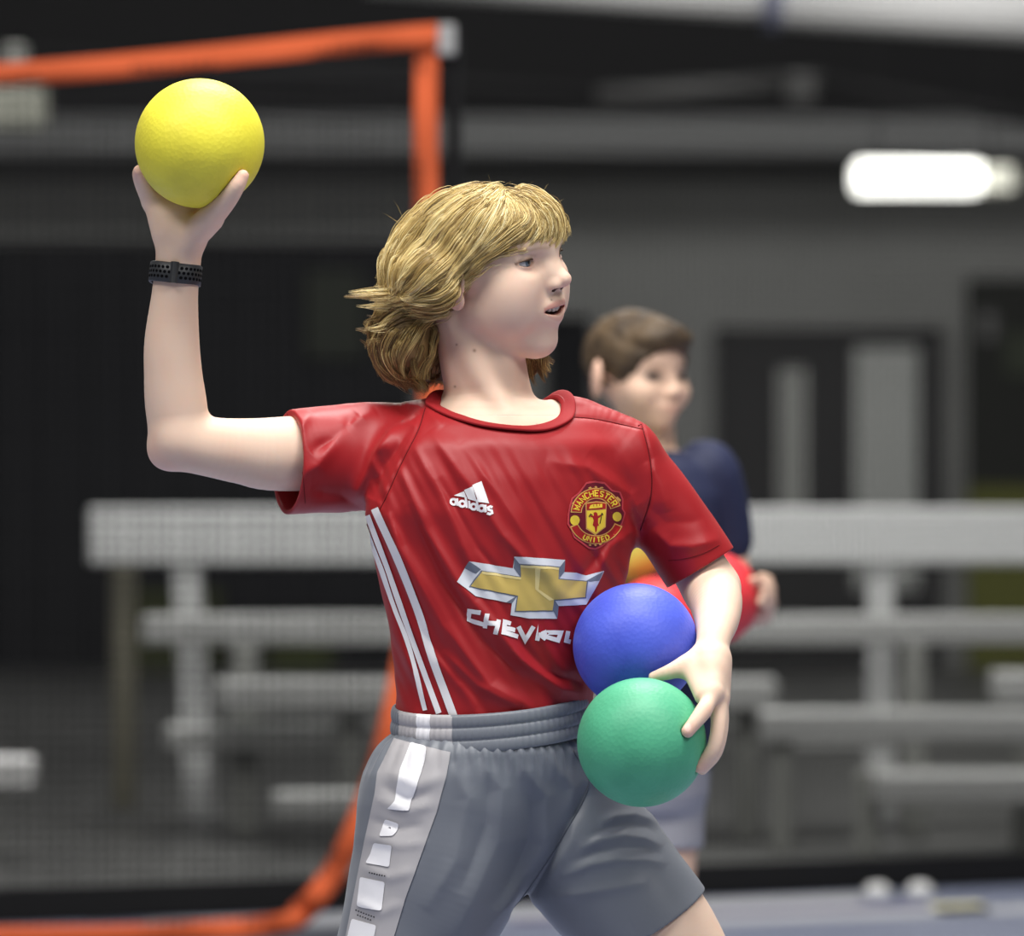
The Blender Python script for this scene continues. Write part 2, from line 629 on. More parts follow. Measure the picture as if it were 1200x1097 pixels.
# dark noticeboard with olive and pale notices, at the right edge
nb = empty('notice_board', P3(1190, 640, WALL - .05))
tag(nb, 'dark board with olive green panels on the wall right of the door', 'notice board')
olive = principled('board_olive', (0.075, 0.080, 0.010), 0.7, 0.3)
MB().box(*wbox(1132, 1330, 326, 790, WALL - .10, WALL - .01), 0.01).build('backing', principled('board_dark', (0.012, 0.013, 0.011), 0.8, 0.2), nb)
MB().box(*wbox(1134, 1330, 570, 790, WALL - .115, WALL - .10)).build('panel', olive, nb)
MB().box(*wbox(1146, 1166, 366, 398, WALL - .115, WALL - .10)).build('panel', principled('board_grey', (0.09, 0.09, 0.09), 0.8, 0.2), nb)
MB().box(*wbox(1176, 1220, 390, 440, WALL - .115, WALL - .10)).build('panel', principled('board_green', (0.03, 0.036, 0.024), 0.8, 0.2), nb)
# olive banners low behind the left bleacher
for (x0, x1, y0, y1, c3, lab) in ((150, 262, 690, 790, (0.030, 0.036, 0.008), 'olive banner low behind the left bleacher, beside its outer post'), (318, 392, 755, 795, (0.040, 0.050, 0.010), 'short olive banner behind the left bleacher, near its middle post')
                                  ):
    o = MB().box(*wbox(x0, x1, y0, y1, WALL - .36, WALL - .335), 0.003).build('banner', principled('banner_olive', c3, 0.8, 0.2))
    tag(o, lab, 'banner')

# long lamp under the soffit at the right
lp = P3(1090, 208, 30.0)
lamp = empty('ceiling_lamp', lp)
tag(lamp, 'long glowing white lamp hanging near the top right', 'lamp')
glow = bpy.data.materials.new('lamp_glow')
glow.use_nodes = True
gb = glow.node_tree.nodes['Principled BSDF']
gb.inputs['Base Color'].default_value = (0.9, 0.9, 0.85, 1)
gb.inputs['Emission Color'].default_value = (1.0, 1.0, 0.93, 1)
gb.inputs['Emission Strength'].default_value = 3.2
dim = principled('lamp_end', (0.6, 0.6, 0.52), 0.4, 0.4)
db = dim.node_tree.nodes['Principled BSDF']
db.inputs['Emission Color'].default_value = (1.0, 1.0, 0.85, 1)
db.inputs['Emission Strength'].default_value = 0.55
a, c_ = P3(1000, 190, 30), P3(1150, 227, 30)
MB().box(a.x, c_.x, 29.9, 30.1, c_.z, a.z, 0.03).build('diffuser', glow, lamp)
a2, c2 = P3(1150, 196, 30), P3(1188, 224, 30)
MB().box(a2.x, c2.x, 29.92, 30.08, c2.z, a2.z, 0.02).build('end_cap', dim, lamp)
MB().box(a.x + .05, c2.x - .05, 29.95, 30.05, a.z, a.z + 0.04, 0.01).build('housing', beam_m, lamp)
for x in (a.x + .1, c2.x - .1):
    MB().bar((x, 30, a.z + .04), (x, 30, a.z + 1.6), 0.006, 6).build('hanger', beam_m, lamp)
# pale lamp at the left edge behind the orange tape
sp = P3(22, 128, 30.0)
lb = empty('wall_lamp', sp)
tag(lb, 'pale box lamp at the left edge behind the orange tape', 'lamp')
cream = principled('lamp_cream', (0.28, 0.285, 0.24), 0.6, 0.3)
a, c_ = P3(-18, 104, 30), P3(54, 150, 30)
MB().box(a.x, c_.x, 29.9, 30.1, c_.z, a.z, 0.02).build('lamp_box', cream, lb)
a3, c3_ = P3(4, 54, 30), P3(30, 104, 30)
MB().box(a3.x, c3_.x, 29.95, 30.05, c3_.z, a3.z, 0.02).build('stem', alu_d, lb)

# ------------------------------------------------------------------ bleachers
def plank(name, parent, x0, x1, y0, y1, d, depth=0.26, mat=None):
    """a long aluminium plank seen edge-on between frame rows y0 and y1"""
    a, c_ = P3(x0, y0, d), P3(x1, y1, d)
    return MB().box(a.x, c_.x, d, d + depth, c_.z, a.z, 0.012).build(name, mat or (alu if 'rail' in name else alu2), parent)


def post(name, parent, x0, x1, y0, y1, d, mat=None, lean=0.0):
    a, c_ = P3(x0, y0, d), P3(x1, y1, d)
    w = (c_.x - a.x) / 2
    xm = (a.x + c_.x) / 2
    m = MB()
    m.box(-w, w, -0.03, 0.03, 0, a.z - max(c_.z, 0.0), 0.006)
    for v in m.bm.verts:
        t = v.co.z / max(a.z - max(c_.z, 0.0), 1e-3)
        v.co = Vector((xm + v.co.x + lean * (1 - t), d + 0.1 + v.co.y, max(c_.z, 0.0) + v.co.z))
    return m.build(name, mat or alu_d, parent)


bl = empty('bleacher', (0.0, 19.6, 0.0))
tag(bl, 'tiered aluminium bleacher with wide top rail, its left end behind the net', 'bleacher')
plank('back_rail', bl, 103, 1330, 595, 662, 20.0, 0.05)
plank('seat_plank', bl, 165, 1330, 722, 756, 19.6)
plank('seat_plank', bl, 250, 912, 797, 833, 19.1)
plank('foot_plank', bl, 192, 1046, 851, 879, 19.3)
plank('foot_plank', bl, 318, 760, 930, 957, 18.7)
post('post', bl, 200, 234, 660, 1000, 19.95, alu, 0.04)
post('post', bl, 270, 302, 756, 1000, 19.4)
post('post', bl, 395, 425, 833, 1000, 19.2)
post('post', bl, 128, 158, 662, 950, 20.3, principled('post_olive_grey', (0.10, 0.095, 0.07), 0.7, 0.3))
post('post', bl, 1018, 1050, 662, 1000, 19.95, alu)
post('post', bl, 1060, 1088, 756, 1000, 19.4)
post('post', bl, 862, 890, 833, 1000, 19.2)
post('post', bl, 560, 590, 662, 1000, 19.95)
br = empty('bleacher', (1.7, 18.6, 0.0))
tag(br, 'low aluminium bleacher at the right edge in front of the tiered one', 'bleacher')
plank('seat_plank', br, 892, 1400, 834, 870, 18.6)
plank('seat_plank', br, 1166, 1400, 788, 826, 18.9)
plank('foot_plank', br, 1026, 1400, 906, 942, 18.2)
post('post', br, 1190, 1216, 868, 1010, 18.55)
post('post', br, 1004, 1034, 905, 1010, 18.35, alu_d)
post('post', br, 905, 930, 868, 1010, 18.6)
be = empty('bench', P3(-40, 1010, 18.3))
tag(be, 'white bench whose end shows at the left edge near the floor', 'bench')
plank('seat_plank', be, -260, 34, 890, 925, 18.2, 0.28, white_m)
post('leg', be, -30, -6, 925, 1020, 18.2)
post('leg', be, -240, -216, 925, 1020, 18.2)

# ------------------------------------------------------------------ nets
net_m = principled('net_black', (0.012, 0.012, 0.013), 0.8, 0.2)
skirt_m = principled('net_skirt_black', (0.006, 0.006, 0.007), 0.7, 0.3)
nt_o = empty('divider_net', ((NETL.x + NETR.x) / 2, (NETL.y + NETR.y) / 2, 0))
tag(nt_o, 'fine black divider net with a black hem along the court edge', 'net')


def thread_mesh(segs, w):
    """thin square threads between pairs of points"""
    V, Fc = [], []
    for a, b in segs:
        a, b = np.array(a, float), np.array(b, float)
        d = b - a
        d /= np.linalg.norm(d)
        s = np.cross(d, (0, 1, 0.0))
        s /= np.linalg.norm(s)
        u = np.cross(s, d)
        n = len(V)
        for p in (a, b):
            for i, j in ((-1, -1), (1, -1), (1, 1), (-1, 1)):
                V.append(p + (s * i + u * j) * w / 2)
        for i in range(4):
            Fc.append((n + i, n + (i + 1) % 4, n + 4 + (i + 1) % 4, n + 4 + i))
    return V, Fc


segs = []
L = NETR - NETL
nv = int(L.length / 0.021)
for i in range(nv + 1):
    p = NETL + L * (i / nv)
    segs.append(((p.x, p.y, 0.06), (p.x, p.y, 3.4)))
for k in range(int(3.34 / 0.021)):
    z = 0.06 + 0.021 * k
    segs.append(((NETL.x, NETL.y, z), (NETR.x, NETR.y, z)))
v, f = thread_mesh(segs, 0.0022)
tag(mesh_obj('netting', v, f, net_m, nt_o, False), kind='stuff')
m = MB()
m.box(-0.5, 0.5, -0.012, 0.012, 0.001, 0.082, 0.004)
for vv in m.bm.verts:
    p = NETL + L * (vv.co.x + 0.5)
    vv.co = Vector((p.x, p.y + vv.co.y, vv.co.z))
m.build('hem', skirt_m, nt_o)
MB().bar((NETL.x, NETL.y, 3.4), (NETR.x, NETR.y, 3.4), 0.012, 8).build('top_cable', skirt_m, nt_o)

orange = principled('tape_orange', (0.66, 0.125, 0.045), 0.8, 0.15)
add_bump(orange, 160, 0.2, 0.002)
on = empty('goal_net', P3(400, 1100, 15.1))
tag(on, 'net edged with bright orange tape, its top corner tied to a pole', 'net')
OD = 15.0


def tape(name, pts, w, parent):
    """flat woven tape, w metres wide, through frame pixels OD metres away"""
    ln = smooth_line([(x, y) for x, y in pts], 6)
    P = [np.array(P3(x, y, OD + 0.02 * math.sin(i * 0.7))) for i, (x, y) in enumerate(ln)]
    V, Fc = [], []
    for i, p in enumerate(P):
        d = P[min(i + 1, len(P) - 1)] - P[max(i - 1, 0)]
        d /= np.linalg.norm(d)
        s = np.cross(d, (0, 1, 0))
        s /= np.linalg.norm(s)
        tw = 0.25 * math.sin(i * 0.35)
        s2 = s * math.cos(tw) + np.array((0, 1, 0)) * math.sin(tw)
        nn = np.cross(s2, d)
        for a, c0 in ((-1, -1), (1, -1), (1, 1), (-1, 1)):
            V.append(p + s2 * a * w / 2 + nn * c0 * 0.003)
    for i in range(len(P) - 1):
        for j in range(4):
            Fc.append((4 * i + j, 4 * i + (j + 1) % 4, 4 * i + 4 + (j + 1) % 4, 4 * i + 4 + j))
    return mesh_obj(name, V, Fc, orange, parent)


def smooth_line(pts, per=8, closed=False):
    p = np.array(pts, float)
    n = len(p)
    e = np.vstack([p[-1], p, p[0], p[1]]) if closed else np.vstack([2 * p[0] - p[1], p, 2 * p[-1] - p[-2]])
    out = []
    for i in range(1, len(e) - 2):
        for t in np.arange(per) / per:
            out.append(0.5 * (2 * e[i] + (e[i + 1] - e[i - 1]) * t + (2 * e[i - 1] - 5 * e[i] + 4 * e[i + 1] - e[i + 2]) * t * t
                              + (3 * e[i] - e[i - 1] - 3 * e[i + 1] + e[i + 2]) * t ** 3))
    if not closed:
        out.append(p[-1])
    return np.array(out)


top_l = [(-620, 118), (-300, 106), (0, 88), (150, 76), (300, 61), (420, 49), (512, 41)]
side_l = [(501, 30), (499, 120), (500, 240), (503, 350), (506, 440), (500, 560), (486, 700), (463, 830), (438, 920), (404, 1000), (374, 1046), (346, 1074)]
bot_l = [(372, 1056), (345, 1078), (300, 1087), (230, 1092), (100, 1097), (-200, 1100), (-620, 1102)]
tape('top_tape', top_l, 0.050, on)
tape('side_tape', side_l, 0.052, on)
tape('bottom_tape', bot_l, 0.046, on)
MB().bar(P3(532, 34, OD + .05), (P3(532, 34, OD + .05).x, OD + .05, 0.0), 0.016, 12).build('pole', principled('pole_black', (0.008, 0.008, 0.009), 0.9, 0.1), on, True)
MB().box(P3(512, 0, OD).x, P3(534, 0, OD).x, OD, OD + .05, P3(0, 64, OD).z, P3(0, 28, OD).z, 0.006).build('corner_bracket', principled('bracket_grey', (0.30, 0.30, 0.30), 0.5, 0.4), on)
segs = []
TX = np.array(top_l, float)
sl = smooth_line(side_l, 6)
for px in np.arange(-610, 505, 13.0):
    yt = np.interp(px, TX[:, 0], TX[:, 1])
    yb = 1090.0
    inside = sl[sl[:, 0] < px]
    lim = sl[(sl[:, 1] > 560)]
    if px > 350:
        o_ = np.argsort(lim[:, 0])
        yb = np.interp(px, lim[o_, 0], lim[o_, 1])
    segs.append((P3(px, yt, OD), P3(px, yb, OD)))
for py in np.arange(52, 1088, 13.0):
    xr = np.interp(py, sl[:, 1], sl[:, 0])
    x0 = -610 if py > 117 else np.interp(-py, -TX[:, 1], TX[:, 0])
    if xr > x0 + 3:
        segs.append((P3(x0, py, OD), P3(xr, py, OD)))
v, f = thread_mesh(segs, 0.0024)
tag(mesh_obj('netting', v, f, net_m, on, False), kind='stuff')

# two white marker discs on the floor in front of the net
for x, d, lab in ((1028, 16.75, 'white marker disc by the net hem, nearer the middle of the court'), (1078, 16.8, 'white marker disc by the net hem, nearer the right edge')):
    p = P3(x, 548, d)
    m = MB()
    bmesh.ops.create_cone(m.bm, cap_ends=True, segments=20, radius1=0.045, radius2=0.018, depth=0.03, matrix=Matrix.Translation((p.x, d, 0.016)))
    tag(m.build('marker_disc', white_m, None, True), lab, 'marker')
# ------------------------------------------------------------------ the thrower
VOX = 1.0 if globals().get('QUALITY', 1) == 1 else 2.0

# head frame: F forward, R towards his right (the camera side), U up
ang, roll, pitch = math.radians(60), math.radians(10), math.radians(-2)
F0 = np.array((math.sin(ang), -math.cos(ang), 0))
R0 = np.array((-math.cos(ang), -math.sin(ang), 0))
U0 = np.array((0, 0, 1.0))
R1 = R0 * math.cos(roll) - U0 * math.sin(roll)
U1 = U0 * math.cos(roll) + R0 * math.sin(roll)
HF = F0 * math.cos(pitch) + U1 * math.sin(pitch)
HU = U1 * math.cos(pitch) - F0 * math.sin(pitch)
HR = R1
HC = q(575, 301, 0)
HM = np.array((HF, HR, HU))


def h(F, R, U):
    return HC + HF * F + HR * R + HU * U


def to_head(V):
    return (np.asarray(V) - HC) @ HM.T


EYE_R = 12.0
EYES = [h(60.5, s * 36, 0) for s in (1, -1)]
body = Field()
# torso under the clothes
body.loft([(470, 520, 650, 52, 15), (500, 500, 700, 70, 12), (560, 458, 738, 84, 6), (640, 458, 724, 92, 2), (740, 474, 700, 84, 2), (830, 476, 680, 82, 0),
           (900, 468, 676, 84, 0), (960, 476, 670, 78, 0)], rot=22, k=8)
# shoulders
body.chain([(q(520, 500, 18), 30), (q(450, 522, 28), 40)], k=20)
body.chain([(q(660, 502, 20), 28), (q(728, 528, 30), 36)], k=20)
# neck
body.chain([(q(578, 505, 22), 58), (q(572, 462, 16), 51), (q(565, 420, 14), 50), (q(556, 370, 18), 50)], k=14)
body.cone(q(532, 376, -12), q(592, 486, -40), 11, 10, 16)          # neck tendon on the near side
body.ell(q(600, 500, -38), (26, 12, 12), 14)

# head
body.ell(h(-10, 0, 4), (91, 69, 65), 8, R=HM)
body.ell(h(26, 0, -38), (54, 55, 66), 20, R=HM)
body.cone(h(6, 45, -60), h(56, 10, -97), 17, 16, 18)
body.cone(h(6, -45, -60), h(56, -10, -97), 17, 16, 18)
body.ell(h(58, 0, -97), (18, 19, 17), 16, R=HM)
for s in (1, -1):
    body.ell(h(50, s * 34, -30), (30, 29, 30), 18, R=HM)
    body.ell(h(44, s * 40, -56), (30, 24, 30), 18, R=HM)
    body.cone(h(70, s * 34, 16), h(76, s * 8, 14), 7, 7, 16)
body.ell(h(36, 0, 24), (45, 55, 34), 18, R=HM)
body.ell(h(62, 0, -60), (27, 29, 27), 16, R=HM)
for s in (1, -1):                                                   # eye sockets
    body.ell(h(85, s * 38, 0), (15, 18, 9.5), 12, 's', R=HM)
# nose
body.chain([(h(74, 0, 10), 7.0), (h(83, 0, -6), 7.0), (h(95, 0, -24), 8.0)], k=12)
body.ell(h(95.5, 0, -24.5), (9.5, 9, 8.0), 6, R=HM)
for s in (1, -1):
    body.ell(h(78, s * 9, -20), (13, 10, 17), 10, R=HM)
    body.ell(h(87, s * 10.5, -30), (10, 6.5, 7), 6, R=HM)
for s in (1, -1):
    body.ell(h(91, s * 10.0, -35.6), (5.5, 5.0, 3.2), 1.2, 's', R=HM)
# lips
body.chain([(h(70, 27, -59), 1.8), (h(82, 15, -54), 2.8), (h(87.5, 4, -52), 3.2), (h(87.0, 0, -52.4), 3.0), (h(87.5, -4, -52), 3.2), (h(82, -15, -54), 2.8), (h(70, -27, -59), 1.8)], k=9)
body.chain([(h(70, 27, -60.5), 1.8), (h(79, 14, -67.5), 3.2), (h(83, 0, -70.5), 4.0), (h(79, -14, -67.5), 3.2), (h(70, -27, -60.5), 1.8)], k=9)
# mouth opening
body.chain([(h(73.5, 28, -59.8), 1.1), (h(83, 18, -60.3), 3.2), (h(87, 5, -61), 5.4), (h(87, -5, -61), 5.4), (h(83, -18, -60.3), 3.2), (h(73.5, -28, -59.8), 1.1)], k=1.5, op='s')
body.ell(h(70, 0, -60.5), (18, 19, 6.5), 2.0, 's', R=HM)
# eyelids with an almond opening
for i, s in enumerate((1, -1)):
    c = EYES[i]
    body.ell(c, (EYE_R + 2.0,) * 3, 3.0)
for i, s in enumerate((1, -1)):
    body.ell(h(74, s * 37.5, -0.6), (15, 13, 3.9), 1.2, 's', R=HM)
    body.ell(EYES[i], (EYE_R - 0.2,) * 3, 0.6, 's')
    # upper lid crease
    body.chain([(h(66.0, s * 49, 4.0), 0.8), (h(73, s * 40, 7.6), 0.9), (h(75, s * 27, 5.5), 0.8)], k=2.5, op='s')
# ears
for s in (1, -1):
    E = np.array((HF * 0.95 + HR * s * 0.3, HR * s * 0.95 - HF * 0.3, HU))
    body.ell(h(-11, s * 71, -16), (19, 6, 29), 3, R=E)
    body.ell(h(-9, s * 70, -42), (13, 5, 11), 5, R=E)
    body.ell(h(-4, s * 77, -12), (8, 5, 15), 3, 's', R=E)

# right arm, raised
SH = -45
body.chain([(q(450, 525, 30), 46), (q(330, 532, -12), 43.5), (q(285, 529, -28), 38.5), (q(248, 524, SH + 4), 35), (q(212, 516, SH), 35)], k=12)
body.chain([(q(211, 512, SH), 35.5), (q(206, 472, SH - 4), 36), (q(203, 440, SH - 8), 34), (q(201.5, 400, SH - 12), 32), (q(205, 345, SH - 16), 27),
            (q(209, 305, SH - 18), 26.5), (q(210.5, 282, SH - 18), 26)], k=10, flat=(0, 1, 0), fs=0.86)
body.ell(q(194, 530, SH + 8), (18, 20, 18), 16)
YB = q(234, 168, SH - 62)        # centre of the yellow ball
hb = SH - 24                    # depth of the heel of the hand
body.chain([(q(210, 284, hb), 25), (q(209, 262, hb + 2), 29)], k=10, flat=(0, 1, 0), fs=0.62)
body.cone(q(196, 270, hb + 2), q(181, 236, hb + 8), 17, 14, 12)             # little-finger edge
body.cone(q(206, 268, hb + 4), q(200, 232, hb + 16), 17, 14, 12)
body.cone(q(218, 268, hb + 6), q(219, 230, hb + 18), 17, 13, 12)
body.cone(q(226, 270, hb + 6), q(238, 232, hb + 20), 16, 12, 12)
body.cone(q(224, 278, hb - 8), q(247, 256, SH - 60), 17, 15, 14)            # ball of the thumb
body.chain([(q(236, 266, hb - 20), 15), (q(249, 253, SH - 66), 14), (q(265, 236, SH - 92), 11.5), (q(277, 219, SH - 107), 9.6), (q(284.5, 206, SH - 109), 7.2)], k=5)
body.chain([(q(178, 236, hb + 6), 12), (q(168, 218, hb - 8), 9.5), (q(163.5, 205, hb - 22), 8.4), (q(163.5, 200, hb - 32), 7)], k=5)
for a, b2, c2 in (((199, 232), (186, 196), (180, 166)), ((219, 230), (214, 182), (210, 142)), ((240, 232), (246, 184), (246, 148))):
    def back(pt, r):
        # a finger lying on the far side of the ball
        dx, dz = pt[0] - 234, pt[1] - 168
        return q(pt[0], pt[1], (SH - 62) + math.sqrt(max((75 + r * 0.75) ** 2 - dx * dx - dz * dz, 0)))
    body.chain([(q(a[0], a[1], hb + 18), 11.5), (back(((a[0] + b2[0]) / 2, (a[1] + b2[1]) / 2), 9.5), 9.8), (back(b2, 9), 9.2), (back(((b2[0] + c2[0]) / 2, (b2[1] + c2[1]) / 2), 8.5), 8.6), (back(c2, 7.5), 7.4)], k=4)
# wrist crease

# left arm, hanging and bent forward to hold two balls
body.chain([(q(728, 530, 30), 40), (q(790, 620, 42), 35), (q(834, 690, 40), 32.5)], k=12)
wr = q(834, 762, -142)
body.chain([(q(834, 690, 40), 32.5), (q(839, 706, -10), 31), (q(840, 726, -60), 26), (q(837, 745, -118), 20.5), (wr, 19.5), (q(831, 786, -168), 20.5)], k=10)
GB = q(752, 870, -190)
BB = q(745, 757, -88)
body.chain([(q(833, 775, -165), 17), (q(835, 812, -202), 12.5)], k=10)
body.chain([(q(838, 775, -155), 15), (q(842, 818, -188), 12)], k=10)
body.chain([(q(840, 775, -145), 15), (q(843, 818, -172), 12)], k=10)
body.chain([(q(840, 775, -138), 14), (q(842, 812, -156), 11)], k=10)
body.chain([(q(822, 772, -150), 16), (q(806, 779, -164), 12.5), (q(786, 787, -172), 9), (q(766, 793.5, -168), 6.2)], k=8)
body.cone(q(809, 784, -168), q(824, 816, -206), 10, 10, 12)      # thumb
body.chain([(q(835, 812, -202), 11.5), (q(830, 823, -216), 9.2), (q(824, 834, -230), 9.7), (q(814, 847, -241), 8.2), (q(806, 857, -246), 7.4)], k=4)     # index
body.chain([(q(842, 818, -188), 11), (q(842, 850, -206), 9), (q(836, 878, -214), 8.6), (q(820, 899, -212), 7.2)], k=4)         # middle
body.chain([(q(843, 818, -172), 10.5), (q(845, 852, -184), 8.6), (q(838, 882, -190), 8.2), (q(823, 901, -190), 7)], k=4)
body.chain([(q(842, 812, -156), 10), (q(845, 842, -164), 8), (q(840, 868, -168), 7.4), (q(830, 888, -168), 6.4)], k=4)

# legs: the right one pushes off behind, the left one reaches forward
KR, AR = q(448, 1210, -40), q(352, 1500, 60)
KL, AL = q(846, 1222, -30), q(812, 1515, -10)
body.chain([(q(528, 930, -20), 74), (q(490, 1060, -30), 70), (KR, 54)], k=20)
body.chain([(KR, 53), (KR * 0.68 + AR * 0.32 + np.array((-8, 8, 0)), 52), (AR, 32)], k=14)
body.chain([(q(645, 955, 20), 62), (q(714, 1030, 12), 66), (q(772, 1092, 5), 67), (KL, 53)], k=20)
body.chain([(KL, 52), (KL * 0.68 + AL * 0.32 + np.array((-8, 10, 0)), 51), (AL, 32)], k=14)
for A in (AR, AL):
    f0 = np.array((A[0] + 6, A[1], -1050 + 40.0))
    body.chain([(A, 31), (f0, 30), (f0 + np.array((90, -20, -6)), 28), (f0 + np.array((150, -32, -14)), 20)], k=12)


def skin_colors(V):
    """albedo of the skin: lips, flushed parts, mouth, brows and lash lines, moles; shade painted in the nostrils"""
    base = np.tile(np.array((0.77, 0.56, 0.435)), (len(V), 1))
    Hd = to_head(V)
    Fh, Rh, Uh = Hd[:, 0], Hd[:, 1], Hd[:, 2]

    def mix(w, c):
        w = np.clip(w, 0, 1)[:, None]
        base[:] = base * (1 - w) + np.array(c) * w

    def blob(c, r):
        return np.exp(-(((Hd - np.array(c)) / np.array(r)) ** 2).sum(1))
    for s in (1, -1):
        mix(0.22 * blob((60, s * 42, -34), (26, 22, 22)), (0.80, 0.38, 0.30))
        mix(0.28 * blob((-6, s * 74, -20), (22, 14, 34)), (0.76, 0.33, 0.25))
        mix(0.35 * blob((72, s * 38, -7), (10, 16, 4)), (0.62, 0.34, 0.28))
        mix(0.35 * blob((74, s * 24, 2), (10, 6, 9)), (0.62, 0.34, 0.28))
        # lash line on the rim of the upper lid
        arc = -0.6 + 4.0 * np.sqrt(np.clip(1 - ((Rh * s - 37.5) / 12.6) ** 2, 0, 1))
        lash = np.exp(-((Uh - arc - 0.7) / 2.0) ** 2) * (np.abs(Rh * s - 37.5) < 13.5) * (Fh > 58) * (Fh < 78) * (Rh * s > 29)
        mix(0.85 * lash, (0.11, 0.055, 0.035))
        low = -0.6 - 4.0 * np.sqrt(np.clip(1 - ((Rh * s - 37.5) / 12.6) ** 2, 0, 1))
        mix(0.35 * np.exp(-((Uh - low) / 0.8) ** 2) * (np.abs(Rh * s - 37.5) < 12.5) * (Fh > 58) * (Fh < 78), (0.40, 0.19, 0.14))
        brow = np.exp(-((Uh - (15.5 - 0.004 * (Rh * s - 30) ** 2)) / 2.6) ** 2) * np.clip((Rh * s - 10) / 4, 0, 1) * np.clip((54 - Rh * s) / 6, 0, 1) * (Fh > 55)
        mix(0.45 * brow, (0.42, 0.26, 0.13))
        mix(0.9 * (blob((91, s * 9.5, -35.2), (6, 5.2, 3.4)) > 0.28), (0.10, 0.035, 0.025))  # shade inside the nostrils, painted in as a dark tone
    mix(0.25 * blob((100, 0, -27), (12, 14, 12)), (0.80, 0.36, 0.28))
    # lips
    aR = np.abs(Rh)
    up_top = -46.5 - 0.012 * Rh ** 2 - 1.3 * np.exp(-(Rh / 4.0) ** 2)
    lo_bot = -75.0 + 0.019 * Rh ** 2
    inl = (Uh < up_top) & (Uh > lo_bot) & (aR < 25.5) & (Fh > 60)
    edge = np.minimum(up_top - Uh, Uh - lo_bot)
    mix(np.where(inl, np.clip(edge / 2.5, 0, 1) * np.where(Uh > -61, 0.7, 0.42), 0), (0.58, 0.24, 0.20))
    din = np.sqrt(((Fh - 70) / 19.0) ** 2 + (Rh / 20.0) ** 2 + ((Uh + 60.5) / 7.0) ** 2)
    mix(np.where((din < 1.12) & (Fh < 85), 0.9, 0) * (np.abs(Uh + 60.5) < 6.3), (0.16, 0.035, 0.03))
    # moles
    for px, py, r in ((556, 411, 2.0), (535, 404, 1.3), (533, 453, 1.3), (646, 352, 1.1), (629, 498, 1.2)):
        p = q(px, py, -30)
        d2 = (V[:, 0] - p[0]) ** 2 + (V[:, 2] - p[2]) ** 2
        mix(0.75 * np.exp(-d2 / r ** 2) * (V[:, 1] < 10), (0.20, 0.09, 0.05))
    # knuckles, finger ends, elbow a little redder
    for p, r in ((q(284, 205, SH - 112), 13), (q(163, 202, hb - 30), 12), (q(806, 857, -250), 11), (q(820, 899, -215), 12), (q(190, 535, SH), 24), (q(826, 832, -232), 8)):
        d2 = ((V - p) ** 2).sum(1)
        mix(0.4 * np.exp(-d2 / r ** 2), (0.78, 0.36, 0.28))
    d2 = ((V - q(806, 852, -252)) ** 2 / np.array((16.0, 60.0, 25.0))).sum(1)
    mix(0.6 * (d2 < 1.0), (0.90, 0.66, 0.60))
    m = vnoise(V[:, 0], V[:, 1], V[:, 2], 34, 3) * 0.035
    base[:, 1] -= np.clip(m, 0, 1)
    base[:, 2] -= np.clip(m, 0, 1)
    return np.clip(base, 0, 1)


def join_meshes(parts):
    V = np.concatenate([p[0] for p in parts])
    off, Fs = 0, []
    for v, f in parts:
        Fs.append(f + off)
        off += len(v)
    return V, np.concatenate(Fs)


def set_colors(o, cols):
    at = o.data.color_attributes.new('tint', 'FLOAT_COLOR', 'POINT')
    c = np.ones((len(cols), 4), dtype=np.float32)
    c[:, :3] = cols
    at.data.foreach_set('color', c.ravel())


skin = principled('skin', (0.8, 0.58, 0.45), 0.55, 0.3)
sb = skin.node_tree.nodes['Principled BSDF']
va = nd(skin, 'ShaderNodeVertexColor', layer_name='tint')
lk(skin, va.outputs[0], sb.inputs['Base Color'])
sb.inputs['Subsurface Weight'].default_value = 0.15
sb.inputs['Subsurface Radius'].default_value = (0.010, 0.004, 0.002)
sb.inputs['Subsurface Scale'].default_value = 0.6
add_bump(skin, 900, 0.10, 0.0006)

boy = empty('person', (0.0, DIST, 0.0))
tag(boy, 'blond boy in red football shirt, arm raised to throw a yellow ball', 'person')
zc = q(600, 486)[2]
Vh, Fh_ = body.mesh(VOX, lo=(-260, -200, zc - 3), hi=(200, 250, 400))
Vb, Fb_ = None, None
hi_cut = Field()
hi_cut.ops = list(body.ops)
hi_cut.clip((0, 0, zc - 2), (0, 0, -1), 0)
lo_cut = Field()
lo_cut.ops = list(body.ops)
# keep everything but the head block: arms reach above it at the sides
lo_cut.add(lambda X, Y, Z: np.minimum(Z - zc, 155 - np.abs(X + 30)), (-1e5,) * 3, (1e5,) * 3, 's', 0)
lo_cut.ops[-1] = (lambda X, Y, Z: np.minimum(zc - Z, 0) * 0 + np.maximum(zc - Z, np.abs(X + 30) - 155), *lo_cut.ops[-1][1:])
Vh, Fh_ = hi_cut.mesh(VOX, lo=(-184, -200, zc - 6), hi=(124, 250, 400))
Vb, Fb_ = lo_cut.mesh(VOX * 1.75)
keep = (np.abs(Vh[:, 0] + 30) < 150)
V, Fq = join_meshes([(Vh, Fh_), (Vb, Fb_)])
body_o = mesh_obj('body', to_world(V), Fq, skin, boy)
set_colors(body_o, skin_colors(V))

